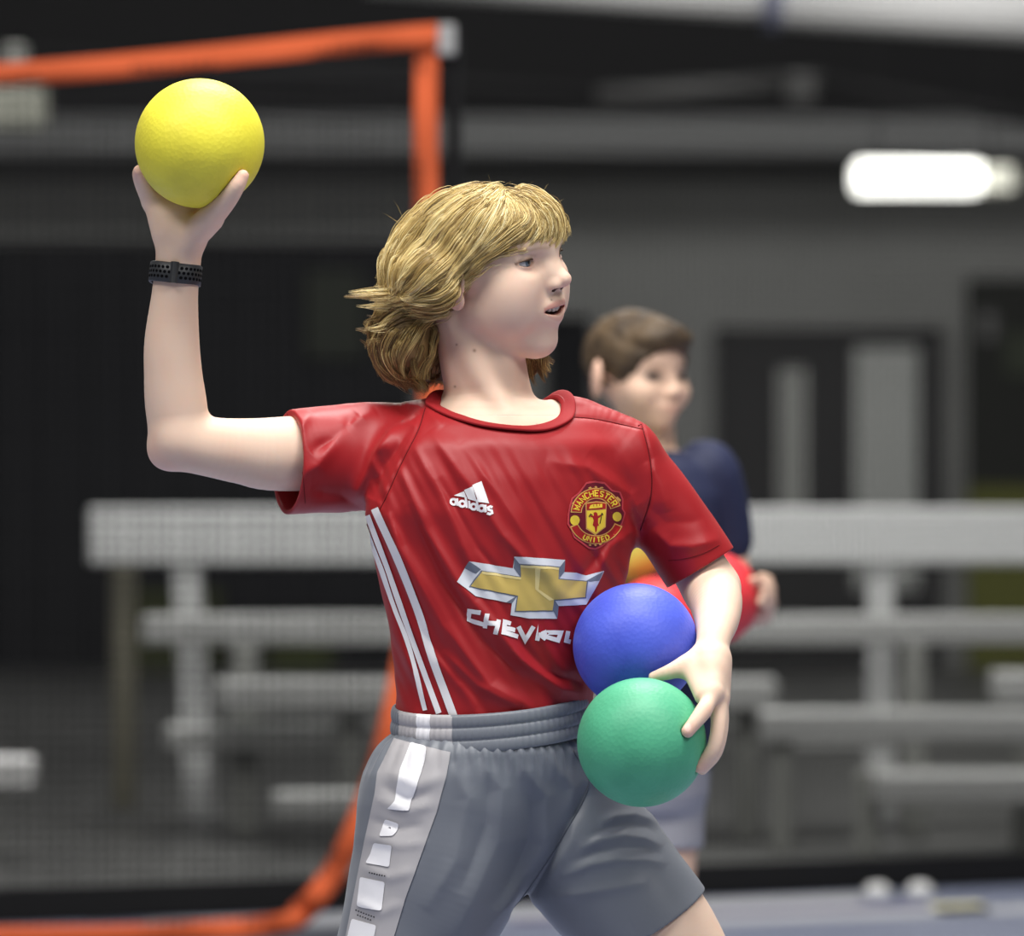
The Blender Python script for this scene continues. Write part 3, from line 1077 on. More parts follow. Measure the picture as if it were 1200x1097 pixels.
# eyes
white = principled('eye_white', (0.60, 0.585, 0.57), 0.25, 0.5)
iris = principled('iris', (0.10, 0.135, 0.165), 0.15, 0.6)
pupil = principled('pupil', (0.008, 0.008, 0.01), 0.08, 0.7)
gz = (HF * math.cos(0.10) + HR * math.sin(0.10) + HU * 0.03)
gz /= np.linalg.norm(gz)
for i, c in enumerate(EYES):
    a = np.cross(gz, HU)
    a /= np.linalg.norm(a)
    b = np.cross(a, gz)
    vs, fs, mi = [], [], []
    nr, ns = 28, 32
    for k in range(nr + 1):
        t = math.pi * (k / nr) ** 1.25
        rr = EYE_R - 0.25 + (0.5 * max(0, 1 - (t / 0.5) ** 2))
        for j in range(ns):
            ph = 2 * math.pi * j / ns
            vs.append(c + rr * (gz * math.cos(t) + (a * math.cos(ph) + b * math.sin(ph)) * math.sin(t)))
    for k in range(nr):
        t = math.pi * ((k + 0.5) / nr) ** 1.25
        for j in range(ns):
            fs.append((k * ns + j, k * ns + (j + 1) % ns, (k + 1) * ns + (j + 1) % ns, (k + 1) * ns + j))
            mi.append(2 if t < 0.2 else 1 if t < 0.47 else 0)
    mesh_obj('eye', to_world(vs), np.array(fs), None, boy, True, [white, iris, pupil], mi)

# lash lines along the upper lids
lash_m = principled('lash_brown', (0.045, 0.025, 0.015), 0.8, 0.2)
for i, s in enumerate((1, -1)):
    P, rad = [], []
    for k in range(15):
        t = k / 14
        Rr_ = 26.0 + 22.5 * t
        uu = -0.6 + 3.9 * math.sqrt(max(0.0, 1 - ((Rr_ - 37.5) / 13.0) ** 2)) + 0.35
        ff = 60.5 + math.sqrt(max(20.0, 14.1 ** 2 - (Rr_ - 36) ** 2 - uu * uu)) + 0.3
        P.append(h(ff, s * Rr_, uu))
        rad.append(0.35 + 0.75 * math.sin(math.pi * min(1, t * 0.85 + 0.1)))
    LV, LF = [], []
    for k, (p_, r_) in enumerate(zip(P, rad)):
        for j in range(6):
            a_ = 2 * math.pi * j / 6
            LV.append(p_ + HF * math.cos(a_) * r_ * 1.5 + HU * math.sin(a_) * r_)
    for k in range(14):
        for j in range(6):
            LF.append((6 * k + j, 6 * k + (j + 1) % 6, 6 * k + 6 + (j + 1) % 6, 6 * k + 6 + j))
    mesh_obj('eyelash', to_world(LV), np.array(LF), lash_m, body_o)

# upper teeth
tooth_m = principled('tooth', (0.72, 0.69, 0.62), 0.3, 0.5)
for k in range(-4, 4):
    u = (k + 0.5) * 6.6
    fx = 82.5 - 0.024 * u * u
    w, hgt = 3.1, (7.0 if abs(k + 0.5) < 1 else 6.0)
    m = bmesh.new()
    bmesh.ops.create_uvsphere(m, u_segments=10, v_segments=8, radius=1)
    for v in m.verts:
        x, y, z = v.co
        pw = lambda t: math.copysign(abs(t) ** 0.55, t)
        p = h(fx + pw(x) * 2.2, u + pw(y) * w, -58.3 + pw(z) * hgt * 0.62)
        v.co = Vector(to_world([p])[0])
    me = bpy.data.meshes.new('tooth')
    m.to_mesh(me)
    m.free()
    me.polygons.foreach_set('use_smooth', np.full(len(me.polygons), True))
    me.materials.append(tooth_m)
    o = bpy.data.objects.new('tooth', me)
    COL.objects.link(o)
    o.parent = body_o
    o.matrix_parent_inverse = parent_inverse(body_o)
# ------------------------------------------------------------------ the red shirt
red = principled('shirt_red', (0.31, 0.011, 0.015), 0.46, 0.32)
red.node_tree.nodes['Principled BSDF'].inputs['Sheen Weight'].default_value = 0.12
red.node_tree.nodes['Principled BSDF'].inputs['Sheen Roughness'].default_value = 0.4
red.node_tree.nodes['Principled BSDF'].inputs['Sheen Tint'].default_value = (1, 0.35, 0.3, 1)
add_bump(red, 1400, 0.10, 0.0004, 2, 'vor')

shirt = Field()
shirt.loft([(476, 500, 690, 50, 14), (494, 470, 724, 72, 8), (520, 448, 748, 92, 2), (560, 436, 754, 102, -1), (600, 428, 752, 107, -2), (650, 440, 740, 108, -2), (700, 451, 730, 106, -2),
            (750, 459, 716, 102, -2), (800, 464, 698, 98, -2), (835, 464, 692, 96, -4), (856, 466, 690, 92, -4)], rot=22, k=8, cap=10)
# shoulders
shirt.chain([(q(520, 494, 20), 32), (q(470, 514, 28), 40), (q(430, 530, 28), 53)], k=22)
shirt.chain([(q(655, 494, 18), 32), (q(700, 511, 24), 36), (q(726, 530, 26), 42)], k=20)
# sleeves
SA, SB = q(420, 538, 24), q(300, 545, -26)
shirt.chain([(q(440, 536, 28), 62), (q(390, 538, 12), 63), (q(300, 545, -26), 59)], k=18)
LA, LB = q(735, 545, 28), q(842, 698, 46)
shirt.chain([(LA, 45), (q(787, 614, 38), 45.5), (LB, 45.5)], k=18)
# folds
for pts, w, a in (
        ([(445, 560), (470, 640), (520, 730), (575, 800), (640, 835)], 9, 4.5),
        ([(470, 545), (500, 620), (545, 690), (600, 760), (660, 812)], 8, 4.0),
        ([(485, 520), (520, 580), (545, 640), (560, 668)], 8, 3.6),
        ([(505, 505), (548, 565), (588, 625), (620, 660), (650, 672)], 8, 4.2),
        ([(540, 520), (585, 580), (625, 640), (655, 690), (690, 720)], 8, 3.6),
        ([(455, 600), (480, 690), (515, 770), (560, 826)], 7, 3.2),
        ([(438, 620), (455, 700), (478, 770), (500, 825)], 7, 2.6),
        ([(460, 650), (500, 740), (540, 800)], 6, -3.0),
        ([(480, 590), (520, 680), (565, 745), (620, 800)], 6, -3.0),
        ([(515, 560), (560, 640), (600, 690)], 6, -2.6),
        ([(560, 700), (610, 770), (660, 806), (688, 812)], 6, 3.2),
        ([(520, 760), (560, 800), (610, 826)], 6, 3.0),
        ([(600, 740), (640, 785), (684, 800)], 6, -2.6),
        ([(640, 540), (690, 548), (740, 580), (752, 612)], 9, 3.0),
        ([(745, 620), (715, 640), (700, 672), (690, 700)], 9, 4.0),
        ([(735, 600), (700, 650), (660, 700)], 7, -2.6),
        ([(748, 590), (725, 560), (690, 530)], 9, -2.4),
        # right sleeve
        ([(440, 480), (405, 500), (375, 545), (352, 560)], 9, 4.5),
        ([(470, 485), (440, 530), (420, 575), (415, 600)], 10, 5.5),
        ([(485, 500), (455, 545), (438, 585)], 8, -3.5),
        ([(420, 485), (392, 515), (366, 530)], 8, -4.5),
        ([(365, 482), (352, 505), (346, 535)], 7, 2.5),
        ([(430, 600), (400, 580), (366, 575)], 8, -3.0),
        ([(470, 470), (500, 480), (520, 500)], 6, 2.6),
        # left sleeve
        ([(765, 620), (785, 640), (812, 640), (845, 632)], 8, 4.0),
        ([(757, 590), (780, 612), (810, 612), (826, 608)], 8, -1.6),
        ([(760, 540), (775, 570), (782, 600)], 9, 2.5)):
    shirt.disp(*ridge(pts, w, a * (1.35 if pts[0][0] < 700 else 1.0)))
shirt.disp(lambda X, Y, Z, D: 1.2 * vnoise(X * 0.8 - Z * 0.6, Y, X * 0.25 + Z * 0.35, 60, 11))


def drape(X, Y, Z, D):
    """finer slanting creases of the thin cloth over the trunk"""
    cxx, al = X * 0.87 + Z * 0.5, -X * 0.5 + Z * 0.87
    n = vnoise(cxx, Y * 0.15, al * 0.16, 26, 31) + 0.6 * vnoise(cxx, Y * 0.15, al * 0.2, 14, 32)
    w = np.clip((q(0, 505)[2] - Z) / 50, 0, 1) * np.clip((40 - Y) / 40, 0, 1) * np.clip((170 - np.abs(X + 10)) / 30, 0, 1)
    return w * 2.0 * n


shirt.disp(drape, (-1e5, -1e5, -1e5), (1e5, 45, q(0, 500)[2]))
# raglan and yoke seams pressed in
SEAMS = [[(498, 478), (490, 505), (470, 545), (452, 585), (440, 606)], [(662, 488), (700, 491), (755, 503)], [(752, 492), (763, 540), (764, 580), (752, 622)]]
for s in SEAMS:
    shirt.disp(*ridge(s, 2.2, -1.6))
# openings
hemR = q(331, 545, 10)
nR = np.array((-1.0, -0.36, 0.04))
shirt.clip(hemR, nR, 2.0)
hemL = q(822, 665, 40)
nL = np.array((0.52, 0.0, -0.86))
shirt.add(lambda X, Y, Z: np.minimum((X - hemL[0]) * nL[0] + (Z - hemL[2]) * nL[2], X - 150), (-1e5,) * 3, (1e5,) * 3, 'i', 0)
shirt.chain([(q(250, 548, -50), 55), (q(318, 544, -20), 55.5), (q(362, 541, 2), 50)], k=1.5, op='s')
shirt.chain([(q(862, 728, 50), 41), (q(812, 652, 42), 41), (q(794, 625, 38), 37)], k=1.5, op='s')
# neck hole: an oval tube leaning forward
NA = np.array((0.18, -0.44, 0.88))
NA /= np.linalg.norm(NA)
NX = np.array((1, 0, 0)) - NA * NA[0]
NX /= np.linalg.norm(NX)
NY = np.cross(NA, NX)
NC = q(586, 478, -14)


def neck_tube(X, Y, Z):
    x, y, z = X - NC[0], Y - NC[1], Z - NC[2]
    u = x * NX[0] + y * NX[1] + z * NX[2]
    v = x * NY[0] + y * NY[1] + z * NY[2]
    return np.maximum((np.sqrt((u / 73.0) ** 2 + (v / 61.0) ** 2) - 1) * 64, (q(600, 560)[2]) - Z)


shirt.add(neck_tube, NC - 100, NC + 160, 's', 2.0)
Vs, Fs_ = shirt.mesh(VOX * 1.5)
shirt_o = mesh_obj('shirt', to_world(Vs), Fs_, red, boy)
shirt_tree = BVHTree.FromPolygons([tuple(v) for v in Vs], [tuple(int(i) for i in f) for f in Fs_])


def project(tree, px, py, off, dy0=-400.0, back=60):
    """point of the cloth in front of (px, py), lifted by off millimetres"""
    p = q(px, py, -70)
    hit = tree.ray_cast(Vector((p[0], dy0, p[2])), Vector((0, 1, 0)))
    if hit[0] is None or hit[0].y > back + 60:
        n = tree.find_nearest(Vector((p[0], 0, p[2])))
        return np.array(n[0]) + np.array(n[1]) * off
    n = hit[1]
    return np.array(hit[0]) + np.array(n) * off


def tri_fill(poly, cell=2.5, holes=()):
    """frame-pixel polygon -> fine triangles"""
    bm = bmesh.new()
    for loop in [poly] + list(holes):
        vs = [bm.verts.new((x, y, 0)) for x, y in loop]
        for i in range(len(vs)):
            bm.edges.new((vs[i], vs[(i + 1) % len(vs)]))
    bmesh.ops.triangle_fill(bm, use_beauty=True, use_dissolve=False, edges=bm.edges[:])
    xs = [v.co.x for v in bm.verts]
    ys = [v.co.y for v in bm.verts]
    for ax, lo, hi in ((0, min(xs), max(xs)), (1, min(ys), max(ys))):
        c = lo + cell
        while c < hi:
            co, no = ((c, 0, 0), (1, 0, 0)) if ax == 0 else ((0, c, 0), (0, 1, 0))
            bmesh.ops.bisect_plane(bm, geom=bm.verts[:] + bm.edges[:] + bm.faces[:], plane_co=co, plane_no=no, dist=1e-4)
            c += cell
    bm.verts.index_update()
    V = [(v.co.x, v.co.y) for v in bm.verts]
    F = [tuple(v.index for v in f.verts) for f in bm.faces]
    bm.free()
    return V, F


def decal(name, polys, mat, parent, tree, off=0.9, cell=2.5):
    """flat print: polygons (or (polygon, holes)) laid on the cloth as one mesh"""
    AV, AF = [], []
    for p in polys:
        poly, holes = p if isinstance(p, tuple) and isinstance(p[0], list) else (p, ())
        v, f = tri_fill(poly, cell, holes)
        n = len(AV)
        AV += [project(tree, x, y, off) for x, y in v]
        AF += [tuple(i + n for i in t) for t in f]
    # make all triangles face outwards (towards the viewer side of the cloth)
    out = []
    A = np.array(AV)
    for t in AF:
        nn = np.cross(A[t[1]] - A[t[0]], A[t[2]] - A[t[0]])
        out.append(t if nn[1] < 0 else t[::-1])
    return mesh_obj(name, to_world(A), out, mat, parent)


def ribbon(pts, w):
    """stroke polygon of width w along open frame-pixel points"""
    p = np.array(pts, float)
    L, R = [], []
    for i in range(len(p)):
        if i == 0:
            d = p[1] - p[0]
            d = d / np.linalg.norm(d)
            n = np.array((-d[1], d[0]))
            m = 1
        elif i == len(p) - 1:
            d = p[-1] - p[-2]
            d = d / np.linalg.norm(d)
            n = np.array((-d[1], d[0]))
            m = 1
        else:
            d0 = (p[i] - p[i - 1]) / np.linalg.norm(p[i] - p[i - 1])
            d1 = (p[i + 1] - p[i]) / np.linalg.norm(p[i + 1] - p[i])
            n0, n1 = np.array((-d0[1], d0[0])), np.array((-d1[1], d1[0]))
            n = n0 + n1
            n = n / (np.linalg.norm(n) + 1e-9)
            m = 1 / max(0.5, n @ n0)
        L.append(tuple(p[i] + n * w / 2 * m))
        R.append(tuple(p[i] - n * w / 2 * m))
    return L + R[::-1]


def tube_mesh(pts, rad, seg=8, closed=False, flat=None):
    """tube vertices/faces along millimetre points; flat = (direction per point, factor)"""
    p = np.array(pts, float)
    n = len(p)
    V, Fc = [], []
    up = None
    for i in range(n):
        a, b = (p[(i - 1) % n], p[(i + 1) % n]) if closed else (p[max(i - 1, 0)], p[min(i + 1, n - 1)])
        d = (b - a) / (np.linalg.norm(b - a) + 1e-9)
        if flat is not None:
            up = flat[0][i]
        elif up is None:
            up = np.array((0, 0, 1.0)) if abs(d[2]) < 0.9 else np.array((1.0, 0, 0))
        s = np.cross(d, up)
        s /= np.linalg.norm(s) + 1e-9
        u = np.cross(s, d)
        if flat is None:
            up = u
        r = rad[i] if hasattr(rad, '__len__') else rad
        for j in range(seg):
            t = 2 * math.pi * j / seg
            V.append(p[i] + s * math.cos(t) * r + u * math.sin(t) * r * (flat[1] if flat is not None else 1))
    m = n if closed else n - 1
    for i in range(m):
        for j in range(seg):
            k = (j + 1) % seg
            i2 = (i + 1) % n
            Fc.append((i * seg + j, i * seg + k, i2 * seg + k, i2 * seg + j))
    if not closed:
        Fc.append(tuple(range(seg))[::-1])
        Fc.append(tuple(range((n - 1) * seg, n * seg)))
    return V, Fc


def smooth_line(pts, per=8, closed=False):
    p = np.array(pts, float)
    n = len(p)
    e = np.vstack([p[-1], p, p[0], p[1]]) if closed else np.vstack([2 * p[0] - p[1], p, 2 * p[-1] - p[-2]])
    out = []
    for i in range(1, len(e) - 2):
        for t in np.arange(per) / per:
            out.append(0.5 * (2 * e[i] + (e[i + 1] - e[i - 1]) * t + (2 * e[i - 1] - 5 * e[i] + 4 * e[i + 1] - e[i + 2]) * t * t
                              + (3 * e[i] - e[i - 1] - 3 * e[i + 1] + e[i + 2]) * t ** 3))
    if not closed:
        out.append(p[-1])
    return np.array(out)


# ribbed collar round the neck hole: the rim of the tube, dropped on the shirt
ring = []
for k in range(72):
    t = 2 * math.pi * k / 72
    w = NX * math.cos(t) * 73.0 + NY * math.sin(t) * 61.0
    o0 = NC + w
    lo_s, hi_s = -90.0, 130.0
    ss = np.linspace(130, -110, 241)
    pts = o0 + NA * ss[:, None] + w / np.linalg.norm(w) * 3.0
    dd = shirt.at(pts)
    ins = np.where(dd < 0)[0]
    ring.append(pts[ins[0]] if len(ins) else o0)
ring = np.array(ring)
for _ in range(4):
    ring = 0.5 * ring + 0.25 * (np.roll(ring, 1, 0) + np.roll(ring, -1, 0))
rad_dir = ring - ring.mean(0)
nrm = shirt.grad(ring, 4.0)
dirs = np.cross(np.roll(ring, -1, 0) - np.roll(ring, 1, 0), nrm)
dirs /= np.linalg.norm(dirs, axis=1, keepdims=True)
CV, CF = [], []
prof = [(-8.0, -3.0), (-8.6, -0.6), (-7.6, 0.7), (-4.0, 1.2), (1.0, 1.5), (6.0, 1.4), (8.4, 0.9), (9.2, 0.0), (8.6, -2.0)]
sgn = 1.0 if ((ring + dirs * 5 - ring.mean(0)) ** 2).sum() > ((ring - ring.mean(0)) ** 2).sum() else -1.0
for i in range(len(ring)):
    for a, b in prof:
        CV.append(ring[i] + dirs[i] * sgn * (a + 3.0) + nrm[i] * b)
m = len(prof)
for i in range(len(ring)):
    for j in range(m - 1):
        i2 = (i + 1) % len(ring)
        CF.append((i * m + j, i * m + j + 1, i2 * m + j + 1, i2 * m + j))
collar_m = principled('collar_red', (0.29, 0.010, 0.014), 0.7, 0.25)
add_bump(collar_m, 900, 0.3, 0.0006)
mesh_obj('collar', to_world(CV), CF, collar_m, shirt_o)

thread = principled('seam_dark_red', (0.10, 0.004, 0.006), 0.8, 0.2)
for s in SEAMS:
    line = smooth_line([(a, b) for a, b in s], 10)
    P = [project(shirt_tree, x, y, 0.1) for x, y in line]
    v, f = tube_mesh(P, 0.75, 6)
    mesh_obj('seam', to_world(v), f, thread, shirt_o)

for s in ([(334, 484), (346, 515), (354, 550), (357, 590)], [(845, 640), (825, 650), (803, 656), (785, 658)]):
    P = [project(shirt_tree, x, y, 0.1) for x, y in smooth_line(s, 10)]
    v, f = tube_mesh(P, 0.45, 6)
    mesh_obj('hem_seam', to_world(v), f, thread, shirt_o)

# ------------------------------------------------------------------ the prints on the shirt
print_white = principled('print_white', (0.80, 0.78, 0.80), 0.55, 0.3)
STR = [[(425, 609), (444, 658), (463, 713), (480, 758), (499, 832)], [(431.5, 604), (451, 656), (471, 713), (487, 758), (515, 835)], [(440, 596), (466, 652), (490, 713), (505, 763), (532, 838)]]
for s, w in zip(STR, (5.5, 6.5, 9)):
    sp = smooth_line(s, 10)
    o = decal('white_stripe', [ribbon(sp[i:i + 6], w) for i in range(0, len(sp) - 1, 5)], print_white, shirt_o, shirt_tree, 1.3, 3)

# sports mark on the right breast: three slanted bars over a word in small letters
mark = [[(532.5, 580.5), (544.5, 575.5), (547, 583), (537, 581.5)], [(544.5, 574), (554, 570), (559.5, 587.5), (549, 584.5)], [(553.5, 568.5), (564.5, 563.8), (573, 590), (561, 588)]]


def circ(cx, cy, rx, ry, n=16):
    return [(cx + rx * math.cos(6.2832 * i / n), cy + ry * math.sin(6.2832 * i / n)) for i in range(n)]


def bowl(cx, cy):
    return (circ(cx, cy, 5.0, 4.7), [circ(cx, cy, 1.9, 1.8, 10)])


ww = [bowl(531.8, 588.0), ribbon([(536, 584), (537, 592.5)], 2.6), bowl(542.3, 590.2), ribbon([(546.2, 582), (547.4, 595)], 2.6), ribbon([(550.1, 586.5), (550.8, 595.5)], 2.6),
      bowl(555.5, 593.4), ribbon([(559.3, 585), (560.5, 598.3)], 2.6), bowl(564.8, 595.3), ribbon([(568.6, 591.5), (569.3, 600)], 2.6),
      ribbon([(577, 594.6), (574.5, 593.5), (571.8, 594.8), (572.5, 597.2), (576, 598.4), (576.6, 601), (574, 602.3), (571, 601)], 2.8)]
decal('sports_mark', mark + ww, print_white, shirt_o, shirt_tree, 0.9, 2.5)

# the sponsor's cross-shaped emblem
silver = principled('print_silver', (0.62, 0.64, 0.70), 0.35, 0.5)
silver_dark = principled('print_dark_silver', (0.13, 0.15, 0.20), 0.4, 0.5)
gold = principled('print_gold', (0.52, 0.38, 0.105), 0.42, 0.5)
gold_lt = principled('print_light_gold', (0.74, 0.60, 0.26), 0.42, 0.5)


def e(pts):
    return [(520 + x / 6.0, 640 + y / 6.0) for x, y in pts]


outer = e([(180, 102), (485, 152), (497, 68), (850, 96), (845, 182), (930, 186), (1000, 208), (1128, 174), (1085, 262), (1000, 412), (805, 418), (795, 508), (600, 505), (470, 480), (478, 398), (225, 348), (95, 245)])
inner = e([(272, 172), (540, 216), (540, 126), (806, 150), (800, 232), (1005, 250), (990, 360), (772, 372), (762, 448), (505, 450), (520, 345), (190, 278)])
decal('emblem_border', [outer], silver, shirt_o, shirt_tree, 0.8, 3)
rim = e([(262, 166), (530, 210), (532, 118), (814, 143), (808, 226), (1014, 245), (998, 368), (780, 380), (770, 456), (496, 458), (512, 352), (176, 283)])
decal('emblem_outline', [rim], silver_dark, shirt_o, shirt_tree, 1.1, 3)
shade = [e([(180, 102), (262, 160), (225, 190), (150, 150)]), e([(495, 72), (532, 118), (530, 205), (490, 150)]), e([(805, 418), (795, 508), (770, 456), (780, 380)]), e([(1000, 245), (1120, 180), (1090, 245), (1030, 250)]),
         e([(850, 98), (845, 180), (810, 224), (814, 143)]), e([(512, 352), (478, 398), (440, 390), (505, 350)])]
for s_ in shade:
    decal('emblem_bevel', [s_], silver_dark, shirt_o, shirt_tree, 1.0, 3)
decal('emblem_gold', [inner], gold, shirt_o, shirt_tree, 1.4, 3)
for s_ in (e([(272, 172), (540, 216), (540, 232), (268, 190)]), e([(540, 126), (806, 150), (804, 166), (540, 142)]), e([(640, 140), (680, 144), (664, 300), (770, 372), (740, 380), (640, 300)])):
    decal('emblem_highlight', [s_], gold_lt, shirt_o, shirt_tree, 1.6, 3)

# the sponsor's name below it, in wide angular letters sloping with the folds
LET = [
    [[(262, 462), (185, 450), (178, 512), (285, 545)]],                                   # C
    [[(306, 470), (292, 570)], [(292, 530), (372, 540)], [(386, 512), (366, 612)]],       # H
    [[(470, 540), (428, 528), (420, 600), (520, 632)], [(428, 570), (500, 586)]],         # E
    [[(524, 560), (572, 655), (630, 560)]],                                              # V
    [[(655, 660), (672, 572), (700, 590), (690, 622), (664, 618)], [(680, 622), (716, 650)]],   # R
    [[(722, 604), (712, 632), (800, 660), (820, 606), (722, 604)]],                       # O
    [[(872, 596), (858, 664), (890, 672)]],                                              # L
]
polys = []
for strokes in LET:
    for s in strokes:
        polys.append(ribbon(e(s), 5.2))
decal('sponsor_name', polys, print_white, shirt_o, shirt_tree, 1.0, 2.5)

# ------------------------------------------------------------------ the club crest on the left breast
c_edge = principled('crest_edge_red', (0.50, 0.05, 0.06), 0.6, 0.3)
c_dark = principled('crest_dark_red', (0.13, 0.006, 0.016), 0.6, 0.3)
c_band = principled('crest_band_red', (0.36, 0.012, 0.012), 0.6, 0.3)
c_yel = principled('crest_yellow', (0.80, 0.58, 0.05), 0.5, 0.3)
c_gold = principled('crest_gold', (0.62, 0.33, 0.09), 0.5, 0.3)
c_ink = principled('crest_ink', (0.03, 0.012, 0.01), 0.6, 0.3)


def c(pts):
    return [(650 + x / 10.97, 550 + y / 10.97) for x, y in pts]


def cd(name, polys, mat, off, cell=2.5):
    return decal(name, polys, mat, shirt_o, shirt_tree, off, cell)


edge_p = [(400, 165), (520, 145), (640, 165), (740, 265), (845, 285), (885, 380), (880, 510), (915, 560), (880, 690), (850, 760), (820, 830), (700, 930), (600, 1000), (520, 1035), (430, 1020), (330, 945), (240, 880), (200, 780), (155, 700), (160, 590), (185, 460), (210, 370), (300, 300)]
crest_o = decal('crest', [c(edge_p)], c_edge, shirt_o, shirt_tree, 0.8, 3)
ctr = np.array((530, 590))
cd('crest_backing', [c([tuple(ctr + (np.array(p) - ctr) * 0.945) for p in edge_p])], c_dark, 1.0, 3)


def arc_pts(cx, cy, rx, ry, a0, a1, n=22):
    return [(cx + rx * math.cos(math.radians(a0 + (a1 - a0) * i / n)), cy + ry * math.sin(math.radians(a0 + (a1 - a0) * i / n))) for i in range(n + 1)]


def band(cx, cy, r0, r1, a0, a1, ky=1.0):
    return arc_pts(cx, cy, r1, r1 * ky, a0, a1) + arc_pts(cx, cy, r0, r0 * ky, a0, a1)[::-1]


top_c = (528, 570)
cd('crest_scroll', [c(band(*top_c, 190, 330, 183, 343)), c(band(528, 600, 255, 370, 22, 158, 0.98))], c_gold, 1.2, 3)
cd('crest_scroll_fill', [c(band(*top_c, 204, 316, 186, 340)), c(band(528, 600, 268, 357, 25, 155, 0.98))], c_band, 1.4, 3)
FONT = {
    'M': [[(0, 1), (0, 0), (.5, .65), (1, 0), (1, 1)]], 'A': [[(0, 1), (.5, 0), (1, 1)], [(.22, .62), (.78, .62)]], 'N': [[(0, 1), (0, 0), (1, 1), (1, 0)]],
    'C': [[(1, .15), (.7, 0), (.2, 0), (0, .3), (0, .7), (.2, 1), (.7, 1), (1, .85)]], 'H': [[(0, 0), (0, 1)], [(1, 0), (1, 1)], [(0, .5), (1, .5)]],
    'E': [[(1, 0), (0, 0), (0, 1), (1, 1)], [(0, .5), (.8, .5)]], 'S': [[(1, .1), (.6, 0), (.1, .1), (.1, .4), (.9, .6), (.9, .9), (.5, 1), (0, .9)]],
    'T': [[(0, 0), (1, 0)], [(.5, 0), (.5, 1)]], 'R': [[(0, 1), (0, 0), (.8, 0), (1, .25), (.8, .5), (0, .5)], [(.5, .5), (1, 1)]],
    'U': [[(0, 0), (0, .8), (.25, 1), (.75, 1), (1, .8), (1, 0)]], 'I': [[(.5, 0), (.5, 1)]], 'D': [[(0, 0), (0, 1), (.6, 1), (1, .7), (1, .3), (.6, 0), (0, 0)]]}


def arc_word(word, cx, cy, r_in, r_out, a0, a1, top=True, ky=1.0, w=16):
    out = []
    n = len(word)
    for i, ch in enumerate(word):
        t0 = a0 + (a1 - a0) * (i + 0.12) / n
        t1 = a0 + (a1 - a0) * (i + 0.80) / n
        if ch == 'I':
            t0, t1 = t0 + (t1 - t0) * .2, t1 - (t1 - t0) * .2
        for st in FONT[ch]:
            P = []
            for x, y in st:
                t = math.radians(t0 + (t1 - t0) * x)
                r = r_out + (r_in - r_out) * y
                P.append((cx + r * math.cos(t), cy + r * ky * math.sin(t)))
            out.append(ribbon(c(P), w / 10.97))
    return out


cd('crest_lettering', arc_word('MANCHESTER', *top_c, 225, 298, 190, 338), c_yel, 1.6, 3)
cd('crest_lettering', arc_word('UNITED', 528, 600, 345, 282, 122, 58, ky=0.98), c_yel, 1.6, 3)
cd('crest_shield', [c([(388, 430), (528, 412), (660, 430), (650, 745), (515, 850), (395, 765)])], c_gold, 1.2, 3)
cd('crest_shield_field', [c([(402, 535), (645, 522), (638, 738), (515, 830), (407, 755)])], c_yel, 1.5, 3)
cd('crest_shield_chief', [c([(402, 445), (528, 428), (646, 445), (645, 510), (402, 522)])], c_band, 1.5, 3)
cd('crest_ship', [c([(430, 500), (450, 462), (490, 448), (600, 448), (600, 492), (440, 508)])], c_yel, 1.7, 3)
cd('crest_ship_masts', [c([(488, 452), (496, 452), (496, 478), (488, 478)]), c([(528, 448), (536, 448), (536, 476), (528, 476)]), c([(562, 450), (570, 450), (570, 474), (562, 474)])], c_band, 1.9, 3)
# the little red figure with a trident
cd('crest_figure', [c([(490, 560), (515, 548), (540, 565), (545, 600), (590, 580), (580, 610), (550, 630), (548, 690), (560, 720), (540, 730), (530, 800), (510, 815), (505, 740), (478, 720), (492, 660), (480, 620), (450, 610), (430, 590), (470, 595), (492, 600)])], c_band, 1.7, 3)
cd('crest_trident', [ribbon(c([(600, 560), (585, 640), (570, 700)]), 1.0), ribbon(c([(585, 590), (602, 570), (612, 590)]), 0.9), ribbon(c([(430, 612), (450, 575), (475, 590)]), 1.0)], c_ink, 1.8, 3)
for b_ in (circ(252, 655, 62, 66, 20), circ(797, 610, 60, 62, 20)):
    cd('crest_ball', [c(b_)], c_yel, 1.3, 3)
for l_ in (c([(215, 440), (262, 380), (275, 410), (225, 465)]), c([(775, 370), (800, 350), (850, 395), (835, 420)]), c([(420, 240), (450, 225), (470, 240), (440, 252)]), c([(500, 228), (525, 215), (545, 232), (520, 244)]), c([(570, 232), (610, 222), (625, 240), (585, 246)]),
                    c([(430, 965), (455, 958), (470, 975), (445, 985)]), c([(500, 970), (520, 962), (535, 978), (512, 986)]), c([(560, 962), (595, 955), (600, 970), (570, 980)])):
    cd('crest_leaf', [l_], c_gold, 1.3, 3)

